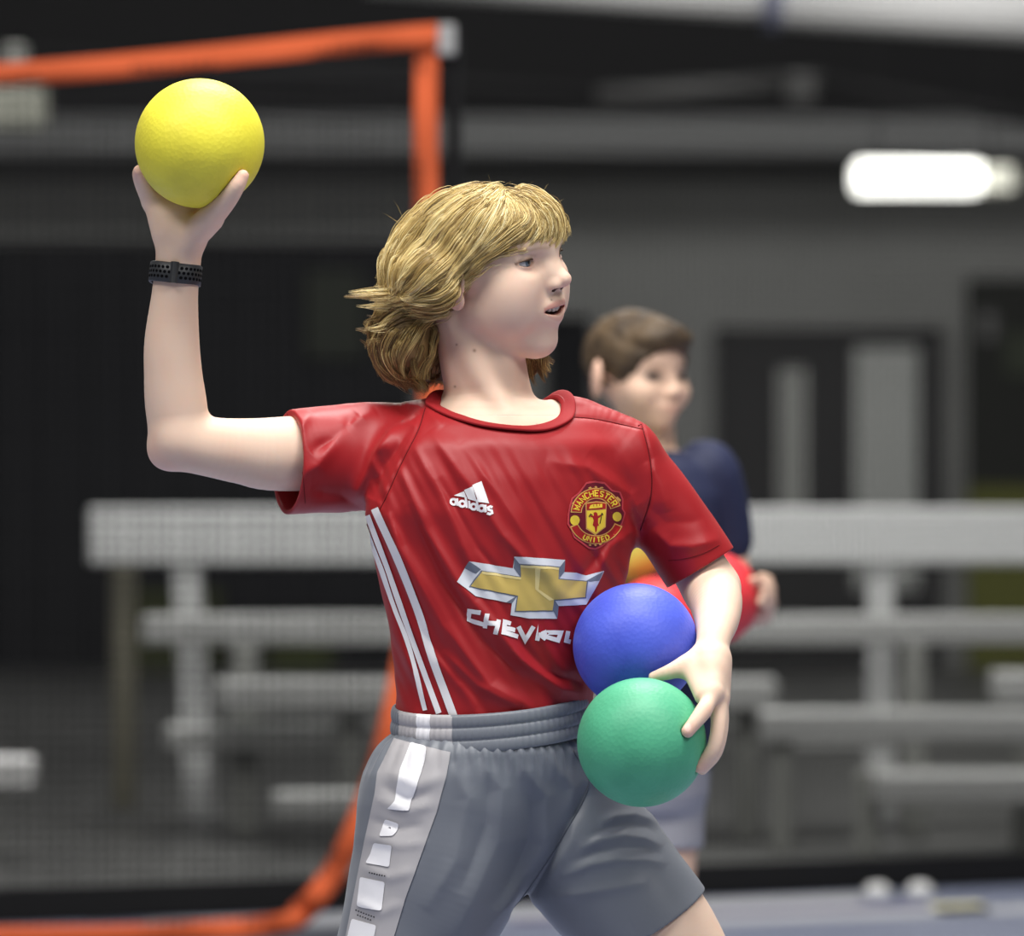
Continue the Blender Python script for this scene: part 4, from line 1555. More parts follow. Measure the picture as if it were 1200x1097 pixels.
# ------------------------------------------------------------------ grey shorts
grey = principled('shorts_grey', (0.150, 0.163, 0.192), 0.42, 0.4)
grey.node_tree.nodes['Principled BSDF'].inputs['Sheen Weight'].default_value = 0.15
add_bump(grey, 1600, 0.08, 0.0004, 2, 'vor')
shorts = Field()
shorts.loft([(856, 458, 690, 100, -8), (880, 446, 696, 104, -8), (905, 434, 702, 102, -8), (940, 430, 704, 94, -6), (980, 436, 694, 80, -6), (1020, 462, 660, 58, -6), (1050, 490, 630, 34, -6)], rot=22, k=10, cap=24)
shorts.chain([(q(528, 950, -18), 104), (q(512, 1020, -26), 100), (q(484, 1100, -32), 87), (q(462, 1190, -38), 85)], k=30)
shorts.chain([(q(642, 950, 22), 86), (q(700, 1015, 18), 86), (q(790, 1125, 8), 79)], k=26)
for pts, w, a in (
        ([(530, 890), (550, 930), (535, 1000), (500, 1060)], 10, 3.5),
        ([(560, 885), (590, 920), (585, 980), (550, 1060), (530, 1097)], 12, 4.0),
        ([(600, 880), (640, 930), (640, 990), (600, 1050), (560, 1097)], 11, 4.5),
        ([(640, 880), (672, 920), (668, 980), (640, 1030)], 9, 4.0),
        ([(668, 868), (690, 900), (692, 930)], 7, 3.0),
        ([(575, 900), (570, 960), (540, 1040)], 8, -3.5),
        ([(620, 900), (620, 980), (580, 1060)], 9, -4.0),
        ([(690, 915), (660, 975), (625, 1040), (600, 1075)], 8, -9.0),
        ([(455, 900), (490, 915), (525, 905)], 7, 2.5),
        ([(440, 930), (480, 945), (515, 935)], 6, 2.2),
        ([(430, 975), (470, 985), (505, 980)], 6, 2.2),
        ([(425, 1010), (460, 1022), (490, 1012)], 6, 2.4),
        ([(418, 1050), (450, 1062), (475, 1050)], 6, 2.2),
        ([(448, 915), (480, 932), (510, 922)], 5, -2.0),
        ([(435, 955), (470, 966), (500, 960)], 5, -2.0),
        ([(700, 962), (722, 954), (745, 952), (762, 958), (775, 968)], 6, 3.2),
        ([(676, 992), (704, 980), (732, 976), (756, 980), (778, 990)], 6, 3.2),
        ([(656, 1024), (690, 1010), (722, 1004), (752, 1004), (782, 1010)], 6, 2.8),
        ([(686, 978), (712, 968), (738, 964), (756, 968), (772, 978)], 5, -2.0),
        ([(666, 1008), (696, 996), (725, 991), (752, 992), (776, 1000)], 5, -2.0),
        ([(645, 1050), (700, 1040), (760, 1030)], 7, 2.2)):
    shorts.disp(*ridge(pts, w, a))
shorts.disp(lambda X, Y, Z, D: 1.4 * vnoise(X, Y, Z * 0.7, 60, 23))
# gathers under the waistband
zb = q(600, 880)[2]
shorts.disp(lambda X, Y, Z, D: 1.5 * np.sin(np.arctan2(Y + 8, X + 22) * 46 + 2 * np.sin(Z * 0.04)) * np.exp(-((Z - zb) / 20.0) ** 2))
nl = np.array((0.52, 0.12, -0.85))
hem_l = q(757, 1083, 8)
shorts.add(lambda X, Y, Z: np.minimum((X - hem_l[0]) * nl[0] + (Y - hem_l[1]) * nl[1] + (Z - hem_l[2]) * nl[2], X - 30), (-1e5,) * 3, (1e5,) * 3, 'i', 0)
shorts.clip(q(474, 1178, -36), (-0.2, 0, -1), 1.5)
shorts.chain([(q(815, 1160, 8), 76), (q(748, 1072, 10), 76.5), (q(735, 1056, 12), 70)], k=1.5, op='s')
shorts.chain([(q(458, 1210, -38), 82), (q(474, 1140, -34), 82), (q(480, 1120, -33), 74)], k=1.5, op='s')
shorts.clip(q(600, 850), (0, 0, 1), 2)
Vp, Fp = shorts.mesh(VOX * 1.8)
shorts_o = mesh_obj('shorts', to_world(Vp), Fp, grey, boy)
shorts_tree = BVHTree.FromPolygons([tuple(v) for v in Vp], [tuple(int(i) for i in f) for f in Fp])

# waistband: three elastic ribs, gathered
WC = q(575, 823, -6)
WV, WF, WT = [], [], []
nt, nsn = 300, 34
cr, sr = math.cos(math.radians(22)), math.sin(math.radians(22))
for i in range(nt):
    t = 2 * math.pi * i / nt
    for j in range(nsn):
        s = j / (nsn - 1)
        rr = 1.0 + 0.020 * abs(math.sin(math.pi * 3 * s)) ** 0.6 + (0.006 * math.sin(t * 90 + 1.3 * math.sin(3 * t)) * (0.5 + 0.5 * math.sin(math.pi * s))) - (0.02 if j in (0,) else 0)
        A, B = 116 + 1.5 * s, 101 + 3 * s
        u, v = A * math.cos(t) * rr, B * math.sin(t) * rr
        x, y = u * cr - v * sr, u * sr + v * cr
        z = -(s * (47 + 3 * math.sin(t))) + 0.062 * x + 0.13 * (y + 0) + 4
        WV.append(WC + np.array((x, y, z)))
        WT.append((t, s))
for i in range(nt):
    for j in range(nsn - 1):
        i2 = (i + 1) % nt
        WF.append((i * nsn + j, i * nsn + j + 1, i2 * nsn + j + 1, i2 * nsn + j))
panel_m = principled('side_panel_grey', (0.40, 0.385, 0.40), 0.5, 0.35)
patch_m = principled('patch_white', (0.80, 0.79, 0.82), 0.5, 0.35)
WV = np.array(WV)
wx = np.array([WV[list(f)].mean(0) for f in WF])
wpx = 600 + wx[:, 0]
front = wx[:, 1] < WC[1] + 20
mi = np.where(front & (wpx > 489) & (wpx < 505), 2, np.where(front & (wpx > 468) & (wpx < 530), 1, 0))
mesh_obj('waistband', to_world(WV), np.array(WF)[:, ::-1].copy(), None, shorts_o, True, [grey, panel_m, patch_m], mi)

# light panel down the side with white blocks
decal('side_panel', [[(462, 866), (528, 880), (524, 905), (512, 950), (494, 1000), (476, 1050), (462, 1097), (440, 1180), (398, 1180), (406, 1097), (417, 1040), (428, 985), (440, 930), (443, 905)]], panel_m, shorts_o, shorts_tree, 1.2, 4)
B0 = [[(482, 870), (502, 875), (500, 890), (484, 935), (481, 948), (455, 946), (464, 938), (466, 925), (470, 900)], [(453, 958), (469, 963), (467, 972), (462, 978), (446, 979), (450, 968)], [(440, 986), (461, 988), (458, 1014), (430, 1011), (436, 1000)],
      [(424, 1027), (453, 1031), (449, 1065), (420, 1061)], [(414, 1076), (443, 1082), (437, 1112), (406, 1110)], [(402, 1126), (434, 1128), (428, 1160), (400, 1158)]]


def rounded(poly, r=2.6):
    out = []
    n = len(poly)
    for i in range(n):
        p0, p1, p2 = np.array(poly[i - 1], float), np.array(poly[i], float), np.array(poly[(i + 1) % n], float)
        a, b = p0 - p1, p2 - p1
        la, lb = np.linalg.norm(a), np.linalg.norm(b)
        ra = min(r, la * 0.45, lb * 0.45)
        s, t = p1 + a / la * ra, p1 + b / lb * ra
        for u in (0, 0.5, 1):
            out.append(tuple((1 - u) ** 2 * s + 2 * u * (1 - u) * p1 + u * u * t))
    return out


for b in B0:
    decal('white_block', [rounded(b)], patch_m, shorts_o, shorts_tree, 2.3, 2.5)
ink = principled('vent_hole_black', (0.02, 0.02, 0.025), 0.9, 0.1)
dots = []
for x0, y0, n, dx, dy in ((435, 1021, 7, 2.9, 0.55), (419, 1066, 8, 3.0, 0.9), (421, 1071.5, 6, 3.0, 0.9)):
    for i in range(n):
        dots.append(circ(x0 + i * dx, y0 + i * dy, 1.0, 0.9, 6))
tag(decal('vent_holes', dots, ink, shorts_o, shorts_tree, 1.9, 6), kind='stuff')
# piping seams
pipe = principled('piping_dark_grey', (0.10, 0.11, 0.135), 0.6, 0.3)
for line in ([(526, 882), (523, 905), (510, 950), (494, 1000), (476, 1050), (462, 1097), (441, 1176)], [(444, 905), (440, 930), (428, 985), (417, 1040), (406, 1097)], [(672, 880), (690, 920), (660, 980), (622, 1040), (602, 1070)]):
    P = [project(shorts_tree, x, y, 0.2) for x, y in smooth_line(line, 10)]
    v, f = tube_mesh(P, 0.9, 6)
    mesh_obj('seam', to_world(v), f, pipe, shorts_o)

# ------------------------------------------------------------------ wristband on the raised arm
band_m = principled('wristband_black', (0.030, 0.032, 0.036), 0.45, 0.4)
hole_m = principled('wristband_hole', (0.003, 0.003, 0.004), 0.9, 0.1)
BCc = q(205.5, 322.5, SH - 17)
bx = np.array((1.0, 0.0, -0.10))
bx /= np.linalg.norm(bx)
by = np.array((0.0, 1.0, -0.14))
by /= np.linalg.norm(by)
bz = np.cross(bx, by)
RA, RB = 28.6, 24.6


def band_pt(t, s, off=0.0):
    # t angle (front of the wrist at -90 degrees), s across the strap in mm
    k = math.exp(-(((t + math.pi * 0.5) + math.pi) % (2 * math.pi) - math.pi) ** 2 / 0.02)
    return BCc + bx * math.cos(t) * (RA + off) + by * math.sin(t) * (RB + off + 1.2 * k) + bz * (s + 2.2 * math.cos(2 * t) * 0.6)


BV, BF = [], []
profile = [(-11.5, -1.0), (-12.0, 0.6), (-11.0, 1.9), (0, 2.3), (11.0, 1.9), (12.0, 0.6), (11.5, -1.0)]
nb = 120
for i in range(nb):
    t = 2 * math.pi * i / nb
    for s, o_ in profile:
        BV.append(band_pt(t, s, o_))
m = len(profile)
for i in range(nb):
    for j in range(m):
        i2, j2 = (i + 1) % nb, (j + 1) % m
        BF.append((i * m + j, i * m + j2, i2 * m + j2, i2 * m + j))
wrist_o = mesh_obj('wristband', to_world(BV), np.array(BF)[:, ::-1].copy(), band_m, boy)
HV, HFc = [], []
for row in (-1, 0, 1):
    for kx in range(-14, 15):
        t = -math.pi / 2 + (kx + (0.5 if row else 0.0)) * 0.185
        if abs(t + math.pi / 2) < 0.16:
            continue
        n0 = len(HV)
        for a in range(8):
            an = 2 * math.pi * a / 8
            HV.append(band_pt(t + 1.9 * math.cos(an) / 28, row * 5.6 + 1.9 * math.sin(an), 2.45))
        HFc.append(tuple(range(n0, n0 + 8)))
tag(mesh_obj('strap_holes', to_world(HV), HFc, hole_m, wrist_o, False), kind='stuff')
KV, KF = [], []
for i, t in enumerate(np.linspace(-0.16, 0.16, 9)):
    for s in np.linspace(-12.5, 12.5, 5):
        KV.append(band_pt(-math.pi / 2 + t, s, 2.2 + 2.2 * math.cos(t / 0.16 * math.pi / 2)))
for i in range(8):
    for j in range(4):
        KF.append((i * 5 + j, i * 5 + j + 1, (i + 1) * 5 + j + 1, (i + 1) * 5 + j))
mesh_obj('strap_keeper', to_world(KV), KF, band_m, wrist_o)

# ------------------------------------------------------------------ shoes (below the picture, the boy stands in them)
shoe_m = principled('shoe_dark', (0.05, 0.05, 0.06), 0.5, 0.4)
sole_m = principled('sole_white', (0.7, 0.7, 0.7), 0.6, 0.3)
for A in (AR, AL):
    f0 = np.array((A[0] + 6, A[1], -1050 + 40.0))
    fd = Field()
    fd.chain([(f0 + np.array((-18, 4, 2)), 38), (f0 + np.array((90, -20, -6)), 40), (f0 + np.array((168, -36, -14)), 30)], k=6)
    fd.chain([(A * 0.5 + f0 * 0.5, 40), (f0, 40)], k=10)
    fd.clip((0, 0, -1040), (0, 0, -1), 2)
    v, f = fd.mesh(5.0)
    so = mesh_obj('shoe', to_world(v), f, shoe_m, boy)
    fd = Field()
    fd.chain([(f0 + np.array((-18, 4, -14)), 43), (f0 + np.array((90, -20, -14)), 44), (f0 + np.array((170, -36, -14)), 35)], k=6)
    fd.clip((0, 0, -1031), (0, 0, 1), 2)
    fd.clip((0, 0, -1050), (0, 0, -1), 2)
    v, f = fd.mesh(5.0)
    mesh_obj('sole', to_world(v), f, sole_m, so)
# ------------------------------------------------------------------ foam balls, dented where they are held
def ball_mat(name, col, dark):
    m = principled(name, col, 0.5, 0.42)
    n = add_noise_color(m, dark, col, 14, 6, 0.30, 0.52)
    add_bump(m, 210, 0.22, 0.0012, 3, 'vor')
    return m


def make_ball(name, c, r, mat, fields, label, group=None, sub=6):
    bm = bmesh.new()
    bmesh.ops.create_icosphere(bm, subdivisions=sub, radius=1)
    N = np.array([v.co for v in bm.verts])
    Fc = np.array([[v.index for v in f.verts] for f in bm.faces])
    bm.free()
    N /= np.linalg.norm(N, axis=1, keepdims=True)
    V = c + N * r
    for fld, gap in fields:
        for _ in range(3):
            d = np.full(len(V), 50.0)
            for i in range(0, len(V), 2000):
                d[i:i + 2000] = fld.at(V[i:i + 2000])
            push = np.clip(gap - d, 0, 20)
            V = V - N * push[:, None]
    # foam follows the dents softly
    W = to_world(V)
    cw = to_world([c])[0]
    o = mesh_obj(name, W - cw, Fc, mat)
    o.location = cw
    tag(o, label, 'ball', group)
    return o


wband = Field()
wband.loft([(806, 458, 692, 105, -6), (884, 456, 694, 107, -6)], rot=22, cap=6)
make_ball('foam_ball', YB, 75.0, ball_mat('foam_yellow', (0.80, 0.72, 0.055), (0.70, 0.62, 0.05)), [(body, 0.5)],
          'yellow foam ball raised high in the boy\'s right hand')
make_ball('foam_ball', BB, 72.8, ball_mat('foam_blue', (0.075, 0.115, 0.66), (0.055, 0.085, 0.56)), [(body, 0.8), (shirt, 1.2), (shorts, 1.2), (wband, 1.0)],
          'blue foam ball tucked against the red shirt, above the green ball')
make_ball('foam_ball', GB, 74.0, ball_mat('foam_green', (0.085, 0.43, 0.24), (0.065, 0.36, 0.20)), [(body, 1.2), (shorts, 1.6), (shirt, 1.2), (wband, 1.2)],
          'green foam ball held against the grey shorts under the blue ball')
# ------------------------------------------------------------------ blond hair: a hull that carries combed locks of strands
hull = Field()
hull.ell(h(-12, 0, 9), (97, 79, 68), 6, R=HM)
hull.ell(h(30, 0, 34), (54, 62, 39), 14, R=HM)                      # fringe over the forehead
hull.ell(q(502, 322, 20), (50, 74, 56), 16)                         # fullness at the back of the head
hull.ell(q(508, 330, -30), (42, 52, 38), 14)                        # over the near ear
hull.ell(q(474, 396, 16), (34, 54, 48), 16)                         # hair in the neck
hull.ell(q(520, 385, 75), (54, 34, 56), 16)
hull.ell(q(590, 395, 85), (46, 24, 50), 16)
# keep the face and the near neck free
hull.ell(h(92, 22, -32), (52, 64, 50), 6, 's', R=HM)
hull.ell(q(598, 341, -84), (47, 60, 50), 6, 's')
hull.ell(q(572, 372, -60), (34, 60, 56), 8, 's')
hull.ell(q(570, 430, -50), (52, 70, 62), 8, 's')
hull.ell(q(520, 408, -48), (26, 50, 44), 8, 's')
hull.disp(lambda X, Y, Z, D: 1.6 * vnoise(X + 0.5 * Z, Y, Z * 0.4, 26, 5))

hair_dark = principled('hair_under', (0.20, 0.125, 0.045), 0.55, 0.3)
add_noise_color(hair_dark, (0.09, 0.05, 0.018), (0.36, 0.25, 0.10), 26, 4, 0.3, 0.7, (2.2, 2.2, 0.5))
hv, hf = hull.mesh(VOX * 2.2)
hair_o = mesh_obj('hair', to_world(hv), hf, hair_dark, boy)

FLOW = np.array([  # px, py, direction in the picture
    (586, 226, -.1, .6), (612, 232, .95, .4), (636, 246, .8, .65), (652, 264, .35, .95), (656, 276, -.3, .9), (645, 284, -.95, .3), (628, 277, -.8, .6), (640, 268, -.1, 1), (620, 254, .2, 1),
    (602, 248, .1, 1), (606, 272, -.85, .5), (590, 284, -.8, .6), (590, 255, -.3, .95), (572, 296, -.8, .6), (556, 310, -.7, .7), (543, 328, -.7, .72), (527, 347, -.85, .5), (570, 262, -.5, .85),
    (556, 285, -.65, .75), (530, 315, -.7, .7), (560, 240, -.6, .8), (540, 270, -.62, .8), (520, 300, -.62, .78), (500, 325, -.7, .7), (522, 248, -.7, .7), (492, 272, -.55, .83), (470, 298, -.4, .9),
    (457, 322, -.6, .8), (480, 335, -.85, .45), (452, 345, -1, .12), (430, 352, -1, .05), (505, 352, -.95, .25), (482, 368, -.9, .4), (452, 380, -.9, .3), (440, 396, -.7, .7), (470, 398, -.5, .85),
    (500, 388, -.5, .85), (456, 420, .1, 1), (466, 440, .5, .85), (490, 430, -.05, 1), (484, 455, .6, .5), (505, 415, -.1, 1), (640, 430, .3, 1), (600, 400, .2, 1)], float)
FP = np.array([(a - 600, -(b - 548.5)) for a, b, _, _ in FLOW])
FD = FLOW[:, 2:] / np.linalg.norm(FLOW[:, 2:], axis=1, keepdims=True)
crown = h(-10, -16, 80)


def flow(P):
    x = P[:, 0][:, None] - FP[None, :, 0]
    z = P[:, 2][:, None] - FP[None, :, 1]
    w = 1.0 / (x * x + z * z + 40.0) ** 1.6
    w /= w.sum(1, keepdims=True)
    d2 = w @ FD
    d = np.stack([d2[:, 0], np.zeros(len(P)), -d2[:, 1]], 1)
    d /= np.linalg.norm(d, axis=1, keepdims=True) + 1e-9
    # on the far side: away from the crown, then down
    o = P - crown
    o /= np.linalg.norm(o, axis=1, keepdims=True) + 1e-9
    b = o * 0.6 + np.array((-0.25, 0.1, -0.8))
    k = np.clip((P[:, 1] - 25) / 40.0, 0, 1)[:, None]
    d = d * (1 - k) + b * k
    return d / (np.linalg.norm(d, axis=1, keepdims=True) + 1e-9)


def trace(P, steps, step, lift, free_from, sign=1.0):
    """combs lines over the hull; after free_from (share of the length) they may leave it"""
    out = [P.copy()]
    vel = None
    for i in range(steps):
        n = hull.grad(P, 2.0)
        d = flow(P) * sign
        tan = d - n * (d * n).sum(1, keepdims=True) * (1 if i / steps < free_from else 0.55)
        tan /= np.linalg.norm(tan, axis=1, keepdims=True) + 1e-9
        vel = tan if vel is None else vel * 0.62 + tan * 0.38
        vel /= np.linalg.norm(vel, axis=1, keepdims=True) + 1e-9
        P = P + vel * step[:, None]
        dist = hull.at(P)
        n = hull.grad(P, 2.0)
        corr = lift - dist
        if i / steps >= free_from:
            corr = np.maximum(corr, 0)
        P = P + n * np.clip(corr, -6, 6)[:, None]
        out.append(P.copy())
    return np.stack(out, 1)


# roots of the locks, spread over the hull
area_w = np.ones(len(hf))
fc = hv[hf].mean(1)
fn = np.cross(hv[hf[:, 2]] - hv[hf[:, 0]], hv[hf[:, 3]] - hv[hf[:, 1]])
area_w = np.linalg.norm(fn, axis=1)
fn /= area_w[:, None] + 1e-9
outer_ok = (body.at(fc) > 3.0)
vis = np.where((fn[:, 1] < 0.45), 1.0, 0.35) * outer_ok
low_front = (fc[:, 2] < q(0, 300)[2]) & (fc[:, 0] > q(552, 0)[0]) & (fc[:, 1] < 40)
vis *= ~low_front
vis = vis * np.where((fc[:, 0] > q(486, 0)[0]) & (fc[:, 2] < q(0, 372)[2]) & (fc[:, 1] < 25), 0.3, 1.0)
vis *= ~((fc[:, 0] > q(503, 0)[0]) & (fc[:, 2] < q(0, 405)[2]) & (fc[:, 1] < 30))
vis = vis * np.where((fc[:, 0] > -45) & (fc[:, 0] < 50) & (fc[:, 2] > q(0, 256)[2]), 2.6, 1.0)
NL = 980
idx = rng.choice(len(fc), NL, p=area_w * vis / (area_w * vis).sum())
roots = fc[idx]
lift = rng.uniform(-3.0, 6.0, NL)
length = rng.uniform(42, 95, NL)
tip = (roots[:, 0] < q(475, 0)[0])
STEPS = 15
guides = trace(roots, STEPS, length / STEPS, lift, 0.72)
# locks end where the fringe ends: above the brow and the ear
FX = np.array([536, 545, 556, 576, 594, 630, 645, 656, 680.0]) - 600
FY = -(np.array([358, 338, 312, 295, 287, 286, 289, 281, 279.0]) - 548.5)
keepg = np.ones(NL, bool)
for g in range(NL):
    G = guides[g]
    lim = np.interp(G[:, 0], FX, FY) + rng.uniform(-3, 7)
    bad = np.where((G[:, 0] > FX[0]) & (G[:, 1] < 50) & (G[:, 2] < lim))[0]
    if len(bad):
        e_ = bad[0]
        if e_ < 4:
            keepg[g] = False
            continue
        tt = np.linspace(0, e_, STEPS + 1)
        guides[g] = np.stack([np.interp(tt, np.arange(STEPS + 1), G[:, j]) for j in range(3)], 1)
guides = guides[keepg]
# locks combed backwards from the fringe line, so that each ends on it
NFR = 190
fx = rng.uniform(538, 660, NFR) - 600
fz = np.interp(fx, FX, FY) + rng.uniform(-4, 26, NFR) + 4 * np.sin(fx * 0.31)
seeds = np.stack([fx, np.full(NFR, -60.0), fz], 1)
for y_ in np.arange(-170, 40, 3.0):          # find the front of the hull
    t_ = np.stack([fx, np.full(NFR, y_), fz], 1)
    hit = (hull.at(t_) < 2.0) & (seeds[:, 1] == -60.0)
    seeds[hit, 1] = y_
seeds[seeds[:, 1] == -60.0, 1] = 0.0
lf = rng.uniform(40, 80, NFR)
fr = trace(seeds, STEPS, lf / STEPS, rng.uniform(0.5, 4.0, NFR), 1.0, -1.0)[:, ::-1]
guides = np.concatenate([guides, fr])
# extra locks that flick out at the back of the head and in the neck
fl = [(470, 345, -20), (462, 338, 0), (478, 352, -30), (466, 352, 10), (458, 346, 20), (474, 360, -20), (455, 372, -10), (452, 384, 0), (450, 392, 10), (458, 400, -20), (462, 378, -25), (448, 400, 20),
      (456, 420, -15), (462, 432, 0), (470, 440, -10), (480, 446, -15), (490, 440, -20), (466, 350, -10), (460, 342, -12), (452, 408, 0)]
fg = []
for px, py, dy in fl:
    up = py < 366
    for rep in range(2):
        L = rng.uniform(38, 60) if up else rng.uniform(30, 46)
        p = q(px + (rng.uniform(0, 18) if py < 410 else rng.uniform(-10, 6)), py + rng.uniform(-5, 5), dy + rng.uniform(-12, 12))
        a0 = math.radians(rng.uniform(150, 176) if up else (rng.uniform(165, 215) if py < 410 else rng.uniform(230, 285)))
        bend = math.radians(rng.uniform(18, 50)) * (1 if up else -1) * (1 if py < 410 else -1.2)
        line = [p]
        for i in range(STEPS):
            a = a0 + bend * (i / STEPS)
            if not up and py < 410:
                a = a0 + math.radians(40) * (i / STEPS - 0.5) * (1 if rep else -1)
            line.append(line[-1] + np.array((math.cos(a), rng.uniform(-.12, .12), -math.sin(a) if not up else -math.sin(a) * -0.0 + math.sin(a) * (0.9 if i < 8 else 0.2) * -0.35)) * L / STEPS)
        fg.append(line)
# hair of the far side seen past the chin
for k in range(16):
    p = q(rng.uniform(618, 640), rng.uniform(398, 418), rng.uniform(55, 80))
    line = [p]
    a0 = math.radians(rng.uniform(245, 300))
    L = rng.uniform(26, 42)
    for i in range(STEPS):
        a = a0 + math.radians(50) * (i / STEPS)
        line.append(line[-1] + np.array((math.cos(a), 0, math.sin(a))) * L / STEPS)
    fg.append(line)
guides = np.concatenate([guides, np.array(fg)])
NG = len(guides)

PER = 24
strands, radii = [], []
for g in range(NG):
    G = guides[g]
    t = np.linspace(0, 1, len(G))
    tang = np.gradient(G, axis=0)
    tang /= np.linalg.norm(tang, axis=1, keepdims=True) + 1e-9
    up = np.array((0.3, -1, 0.2))
    s = np.cross(tang, up)
    s /= np.linalg.norm(s, axis=1, keepdims=True) + 1e-9
    u = np.cross(s, tang)
    wid = rng.uniform(3.2, 8.0)
    a = rng.normal(0, 0.55, PER) * wid
    b = rng.normal(0, 0.28, PER) * wid
    ph = rng.uniform(0, 6.28, PER)
    wob = rng.uniform(0.2, 1.0, PER)
    clump = 1 - 0.72 * t ** 1.4
    endcut = 1.0 - rng.uniform(0, 0.62, PER) ** 2
    for k in range(PER):
        tt = t * endcut[k]
        Gi = np.stack([np.interp(tt, t, G[:, j]) for j in range(3)], 1)
        off = (s * a[k] + u * b[k]) * clump[:, None] + s * (wob[k] * np.sin(tt * 7 + ph[k]) * tt)[:, None]
        strands.append(Gi + off)
# single flyaway hairs above the head
for k in range(60):
    px = rng.uniform(470, 640)
    base = q(px, 236 + (px - 580) ** 2 * 0.0028, rng.uniform(-30, 30))
    d = np.array((rng.uniform(-1, 0.6), rng.uniform(-.2, .2), rng.uniform(0.1, 0.8)))
    d /= np.linalg.norm(d)
    bend = np.array((rng.uniform(-1, 1), 0, rng.uniform(-1.2, 0.0)))
    L = rng.uniform(18, 42)
    strands.append(np.array([base + d * L * t + bend * L * 0.45 * t * t for t in np.linspace(0, 1, STEPS + 1)]))
for k in range(0):
    base = q(650, 300 + k * 4, 8)
    strands.append(np.array([base + np.array((26 * t + k, 0, -12 * math.sin(t * 3) * (0.6 + 0.1 * k) + 4 * t * k)) for t in np.linspace(0, 1, STEPS + 1)]))
S = np.array(strands)
NS, NPT = S.shape[:2]
hc = bpy.data.hair_curves.new('hair_strands')
hc.add_curves([NPT] * NS)
hc.attributes['position'].data.foreach_set('vector', to_world(S.reshape(-1, 3)).astype(np.float32).ravel())
if 'radius' not in hc.attributes:
    hc.attributes.new('radius', 'FLOAT', 'POINT')
prof_r = np.interp(np.linspace(0, 1, NPT), [0, 0.15, 0.7, 1], [0.6, 1.0, 0.75, 0.12])
rr = (rng.uniform(0.26, 0.44, NS)[:, None] * prof_r[None, :] / 1000.0)
rr[-60:] *= 0.4
hc.attributes['radius'].data.foreach_set('value', rr.astype(np.float32).ravel())
# colour of each strand: locks differ, neck shade is painted in as a darker tone, tips are lighter
root_px = S[:, 0]
lockc = np.repeat(rng.uniform(0, 1, NG), PER)
lockc = np.concatenate([lockc, np.full(NS - len(lockc), 0.6)])
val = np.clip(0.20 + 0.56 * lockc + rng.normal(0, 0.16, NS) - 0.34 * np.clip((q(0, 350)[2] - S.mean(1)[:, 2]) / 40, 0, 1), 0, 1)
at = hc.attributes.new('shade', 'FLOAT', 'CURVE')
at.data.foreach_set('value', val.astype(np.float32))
hm = principled('hair_blond', (0.6, 0.42, 0.16), 0.38, 0.45)
a_ = nd(hm, 'ShaderNodeAttribute', attribute_name='shade')
rp = nd(hm, 'ShaderNodeValToRGB')
els = rp.color_ramp.elements
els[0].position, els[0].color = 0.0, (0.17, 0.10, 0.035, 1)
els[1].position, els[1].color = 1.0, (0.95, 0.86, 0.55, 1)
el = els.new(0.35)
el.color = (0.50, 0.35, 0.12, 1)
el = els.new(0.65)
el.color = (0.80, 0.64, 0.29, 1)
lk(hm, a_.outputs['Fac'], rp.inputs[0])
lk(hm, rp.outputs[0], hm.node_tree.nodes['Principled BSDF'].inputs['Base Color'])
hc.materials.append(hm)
st = bpy.data.objects.new('hair_strands', hc)
COL.objects.link(st)
st.parent = hair_o
st.matrix_parent_inverse = parent_inverse(hair_o)
tag(st, kind='stuff')
# ------------------------------------------------------------------ the boy behind, out of focus
D2 = 11.2
S2 = D2 / DIST


def q2(px, py, dy=0.0):
    s = (D2 * 1000 + dy) / 8000.0
    return np.array(((px - 600) * s, dy, -(py - 548.5) * s))


def to_world2(V):
    V = np.asarray(V, float) / 1000.0
    V = V.copy()
    V[:, 1] += D2
    V[:, 2] += CAM_Z
    return V


def rows2(rows):
    return [(548.5 + (py - 548.5) * S2, 600 + (a - 600) * S2, 600 + (b - 600) * S2, d, c0) for py, a, b, d, c0 in rows]


ag, pt = math.radians(43), math.radians(-5)
F2 = np.array((math.sin(ag), -math.cos(ag), 0))
Rr2 = np.array((-math.cos(ag), -math.sin(ag), 0))
U2 = np.array((0, 0, 1.0))
F2, U2 = F2 * math.cos(pt) + U2 * math.sin(pt), U2 * math.cos(pt) - F2 * math.sin(pt)
H2M = np.array((F2, Rr2, U2))
H2C = q2(747, 437, 0)


def h2(F, R, U):
    return H2C + F2 * F + Rr2 * R + U2 * U


b2 = Field()
b2.ell(h2(-6, 0, 18), (88, 71, 78), 8, R=H2M)
b2.ell(h2(24, 0, -36), (54, 56, 56), 20, R=H2M)
b2.ell(h2(62, 0, -72), (20, 20, 17), 20, R=H2M)
for s in (1, -1):
    b2.ell(h2(50, s * 34, -28), (29, 29, 28), 18, R=H2M)
    b2.ell(h2(90, s * 33, -2), (15, 17, 9), 12, 's', R=H2M)
    E2 = np.array((F2 * .8 + Rr2 * s * .6, Rr2 * s * .8 - F2 * .6, U2))
    b2.ell(h2(-10, s * 82, -12), (22, 9, 33), 5, R=E2)
b2.ell(h2(62, 0, -52), (26, 28, 22), 14, R=H2M)
b2.chain([(h2(76, 0, 4), 7), (h2(92, 0, -22), 8.5)], k=12)
for s in (1, -1):
    b2.ell(h2(86, s * 10, -27), (10, 7, 7), 8, R=H2M)
b2.chain([(h2(78, 22, -48), 2), (h2(88, 0, -46), 4), (h2(78, -22, -48), 2)], k=8)
b2.chain([(h2(77, 20, -53), 2), (h2(86, 0, -56), 4.5), (h2(77, -20, -53), 2)], k=8)
b2.chain([(q2(758, 470, 20), 44), (q2(760, 530, 20), 46), (q2(762, 560, 20), 60)], k=14)
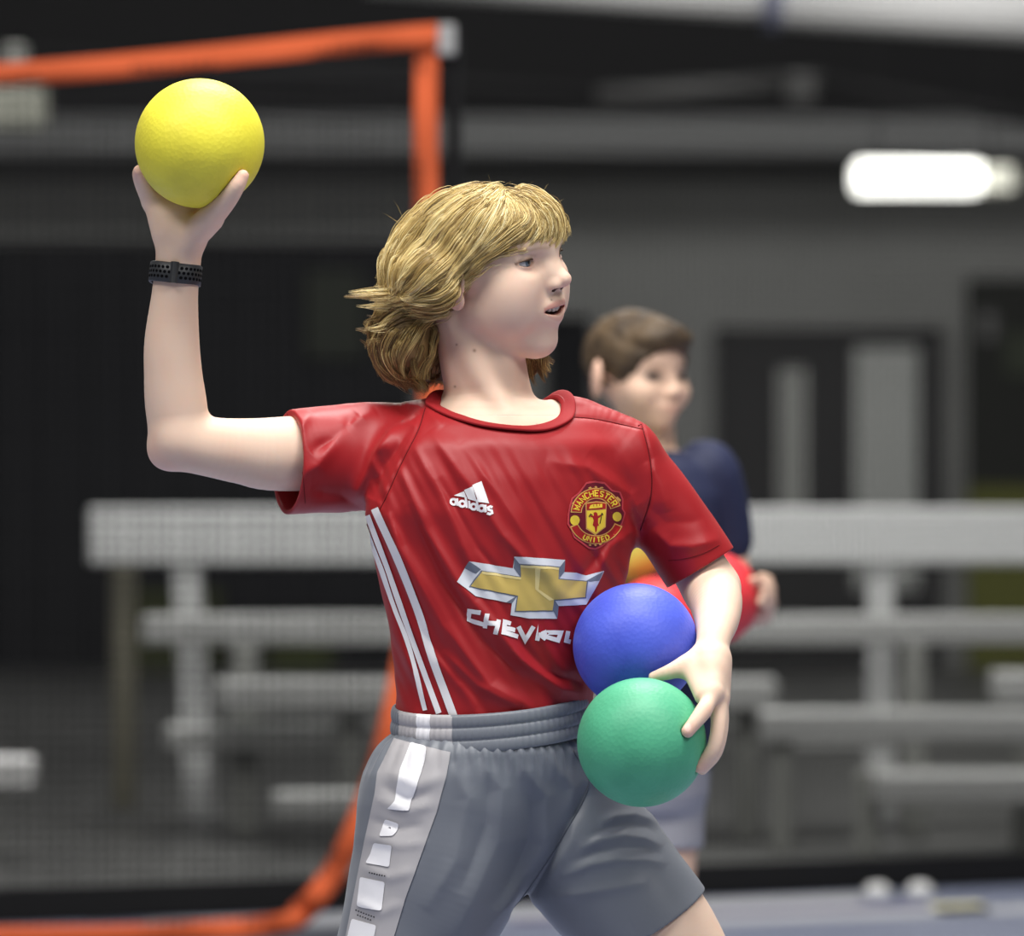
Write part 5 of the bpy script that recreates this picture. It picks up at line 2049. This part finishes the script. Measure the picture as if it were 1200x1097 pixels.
b2.loft(rows2([(530, 730, 800, 60, 16), (560, 695, 840, 78, 12), (640, 705, 835, 86, 8), (760, 715, 825, 82, 6), (880, 715, 830, 84, 6), (930, 720, 828, 80, 6)]), rot=24, k=12)
SHL = q2(832, 560, 20)
b2.chain([(SHL, 42), (q2(852, 640, 40), 33), (q2(862, 690, 30), 30), (q2(880, 716, -40), 25), (q2(891, 716, -112), 21)], k=10)
b2.chain([(q2(891, 716, -112), 21), (q2(897, 706, -142), 19)], k=10)
for i, (dx, dy_) in enumerate(((2, -14), (5, -4), (5, 6), (1, 15))):
    b2.chain([(q2(898 + dx * .4, 704 + dy_, -148), 9), (q2(899 + dx, 694 + dy_, -172), 8), (q2(890 + dx, 690 + dy_, -192), 7)], k=4)
b2.chain([(q2(893, 706, -142), 10), (q2(889, 690, -168), 8), (q2(882, 680, -186), 7)], k=6)
b2.chain([(q2(694, 560, 30), 42), (q2(672, 650, 20), 33), (q2(690, 720, -60), 28), (q2(716, 732, -165), 22), (q2(722, 737, -198), 19)], k=10)
for i in range(4):
    b2.chain([(q2(720, 722 + 9 * i, -208), 9), (q2(713, 715 + 11 * i, -246), 8), (q2(714, 714 + 12 * i, -274), 7)], k=4)
b2.chain([(q2(721, 720, -198), 10), (q2(723, 696, -220), 8)], k=6)
b2.chain([(q2(728, 930, 0), 74), (q2(724, 1010, -10), 60), (q2(722, 1060, -14), 52), (q2(718, 1150, 16), 50), (q2(716, 1260, 20), 34)], k=16)
b2.chain([(q2(772, 930, 24), 72), (q2(774, 1010, 10), 59), (q2(776, 1060, 6), 51), (q2(782, 1150, 30), 49), (q2(786, 1260, 34), 34)], k=16)
for px, dy in ((716, 20), (786, 34)):
    a = q2(px, 1262, dy)
    b2.chain([(a, 33), (a + np.array((6, -4, -14)), 33), (a + np.array((60, -60, -24)), 28)], k=10)
boy2 = empty('person', (q2(760, 0)[0] / 1000, D2, 0))
tag(boy2, 'brown-haired boy in a navy shirt standing behind, holding a yellow and two red balls', 'person')
skin2 = principled('skin_light', (0.70, 0.47, 0.35), 0.55, 0.3)
va2 = nd(skin2, 'ShaderNodeVertexColor', layer_name='tint')
lk(skin2, va2.outputs[0], skin2.node_tree.nodes['Principled BSDF'].inputs['Base Color'])
v2, f2 = b2.mesh(4.0)
bo2 = mesh_obj('body', to_world2(v2), f2, skin2, boy2)
c2_ = np.tile(np.array((0.66, 0.44, 0.325)), (len(v2), 1))
hd2 = (v2 - H2C) @ H2M.T


def mix2(w, col):
    w = np.clip(w, 0, 1)[:, None]
    c2_[:] = c2_ * (1 - w) + np.array(col) * w


for s in (1, -1):
    mix2(1.5 * np.exp(-(((hd2[:, 0] - 70) / 22) ** 2 + ((hd2[:, 1] - s * 33) / 14) ** 2 + ((hd2[:, 2] + 1) / 8) ** 2)), (0.035, 0.025, 0.022))
    mix2(0.7 * np.exp(-(((hd2[:, 0] - 80) / 14) ** 2 + ((hd2[:, 1] - s * 33) / 15) ** 2 + ((hd2[:, 2] - 15) / 4.5) ** 2)), (0.16, 0.09, 0.05))
    mix2(0.4 * np.exp(-(((hd2[:, 0] + 8) / 26) ** 2 + ((hd2[:, 1] - s * 82) / 20) ** 2 + ((hd2[:, 2] + 12) / 34) ** 2)), (0.66, 0.30, 0.23))
mix2(0.6 * np.exp(-(((hd2[:, 0] - 86) / 14) ** 2 + (hd2[:, 1] / 20) ** 2 + ((hd2[:, 2] + 51) / 5) ** 2)), (0.45, 0.17, 0.14))
set_colors(bo2, c2_)
hr = Field()
hr.ell(h2(-8, 0, 24), (96, 79, 80), 6, R=H2M)
hr.ell(h2(52, 0, 62), (44, 56, 26), 14, R=H2M)
hr.ell(h2(96, 0, -24), (62, 92, 70), 8, 's', R=H2M)
hr.ell(h2(10, 0, -78), (90, 110, 66), 8, 's', R=H2M)
for s in (1, -1):
    hr.ell(h2(2, s * 84, -22), (30, 20, 30), 6, 's', R=H2M)
hr.disp(lambda X, Y, Z, D: 3.0 * vnoise(X, Y, Z, 22, 9))
v, f = hr.mesh(4.0)
hair2 = principled('hair_brown', (0.085, 0.055, 0.03), 0.6, 0.3)
add_noise_color(hair2, (0.030, 0.019, 0.011), (0.095, 0.062, 0.033), 30, 4)
mesh_obj('hair', to_world2(v), f, hair2, boy2)
sh2 = Field()
sh2.loft(rows2([(526, 738, 795, 62, 16), (545, 705, 838, 82, 12), (580, 690, 852, 96, 8), (640, 700, 842, 100, 6), (760, 705, 836, 100, 4), (900, 706, 838, 100, 4)]), rot=24, k=12, cap=10)
sh2.chain([(q2(816, 556, 18), 52), (SHL, 54), (q2(848, 632, 40), 48)], k=14)
sh2.chain([(q2(706, 556, 24), 52), (q2(694, 560, 30), 54), (q2(678, 636, 24), 48)], k=14)
sh2.ell(q2(763, 514, 8), (62, 60, 40), 4, 's')
sh2.disp(lambda X, Y, Z, D: 2.0 * vnoise(X, Y, Z, 90, 4))
v, f = sh2.mesh(4.5)
navy = principled('shirt_navy', (0.014, 0.018, 0.050), 0.7, 0.3)
mesh_obj('shirt', to_world2(v), f, navy, boy2)
st2 = Field()
st2.loft(rows2([(880, 690, 834, 104, 4), (930, 686, 830, 104, 4), (952, 696, 818, 90, 4)]), rot=24, k=14)
st2.chain([(q2(730, 930, 0), 84), (q2(724, 988, -8), 80)], k=14)
st2.chain([(q2(768, 930, 24), 82), (q2(770, 984, 12), 77)], k=14)
st2.clip(q2(770, 994), (0, 0, -1), 2)
v, f = st2.mesh(5.0)
mesh_obj('shorts', to_world2(v), f, principled('shorts_pale_grey', (0.30, 0.30, 0.335), 0.7, 0.3), boy2)
for px, dy in ((716, 20), (786, 34)):
    a = q2(px, 1262, dy)
    a[2] = -1050 + 34
    fd = Field()
    fd.chain([(a + np.array((-12, 10, 4)), 40), (a + np.array((66, -66, -2)), 36)], k=6)
    fd.chain([(a + np.array((0, 0, 40)), 40), (a, 40)], k=8)
    fd.clip((0, 0, -1050), (0, 0, -1), 1)
    v, f = fd.mesh(6.0)
    mesh_obj('shoe', to_world2(v), f, principled('shoe_grey', (0.1, 0.1, 0.11), 0.6, 0.3), boy2)


def far_ball(px, py, dy, mat, lab):
    c0 = q2(px, py, dy)
    bm = bmesh.new()
    bmesh.ops.create_icosphere(bm, subdivisions=5, radius=1)
    N = np.array([v.co for v in bm.verts])
    Fc = np.array([[v.index for v in f.verts] for f in bm.faces])
    bm.free()
    N /= np.linalg.norm(N, axis=1, keepdims=True)
    V = c0 + N * 75.5
    for fld in (b2, sh2, st2):
        for _ in range(6):
            V = V - N * np.clip(3.5 - fld.at(V), 0, 14)[:, None]
    cw = to_world2([c0])[0]
    o = mesh_obj('foam_ball', to_world2(V) - cw, Fc, mat)
    o.location = cw
    tag(o, lab, 'ball')


red_b = ball_mat('foam_red', (0.62, 0.035, 0.045), (0.52, 0.03, 0.04))
far_ball(836, 701, -156, red_b, 'red foam ball in the far boy\'s left hand, right of the red sleeve')
far_ball(770, 731, -276, red_b, 'red foam ball peeking out just above the blue ball')
far_ball(733, 627, -182, ball_mat('foam_far_yellow', (0.80, 0.82, 0.14), (0.72, 0.74, 0.12)), 'yellow foam ball held at the far boy\'s chest')
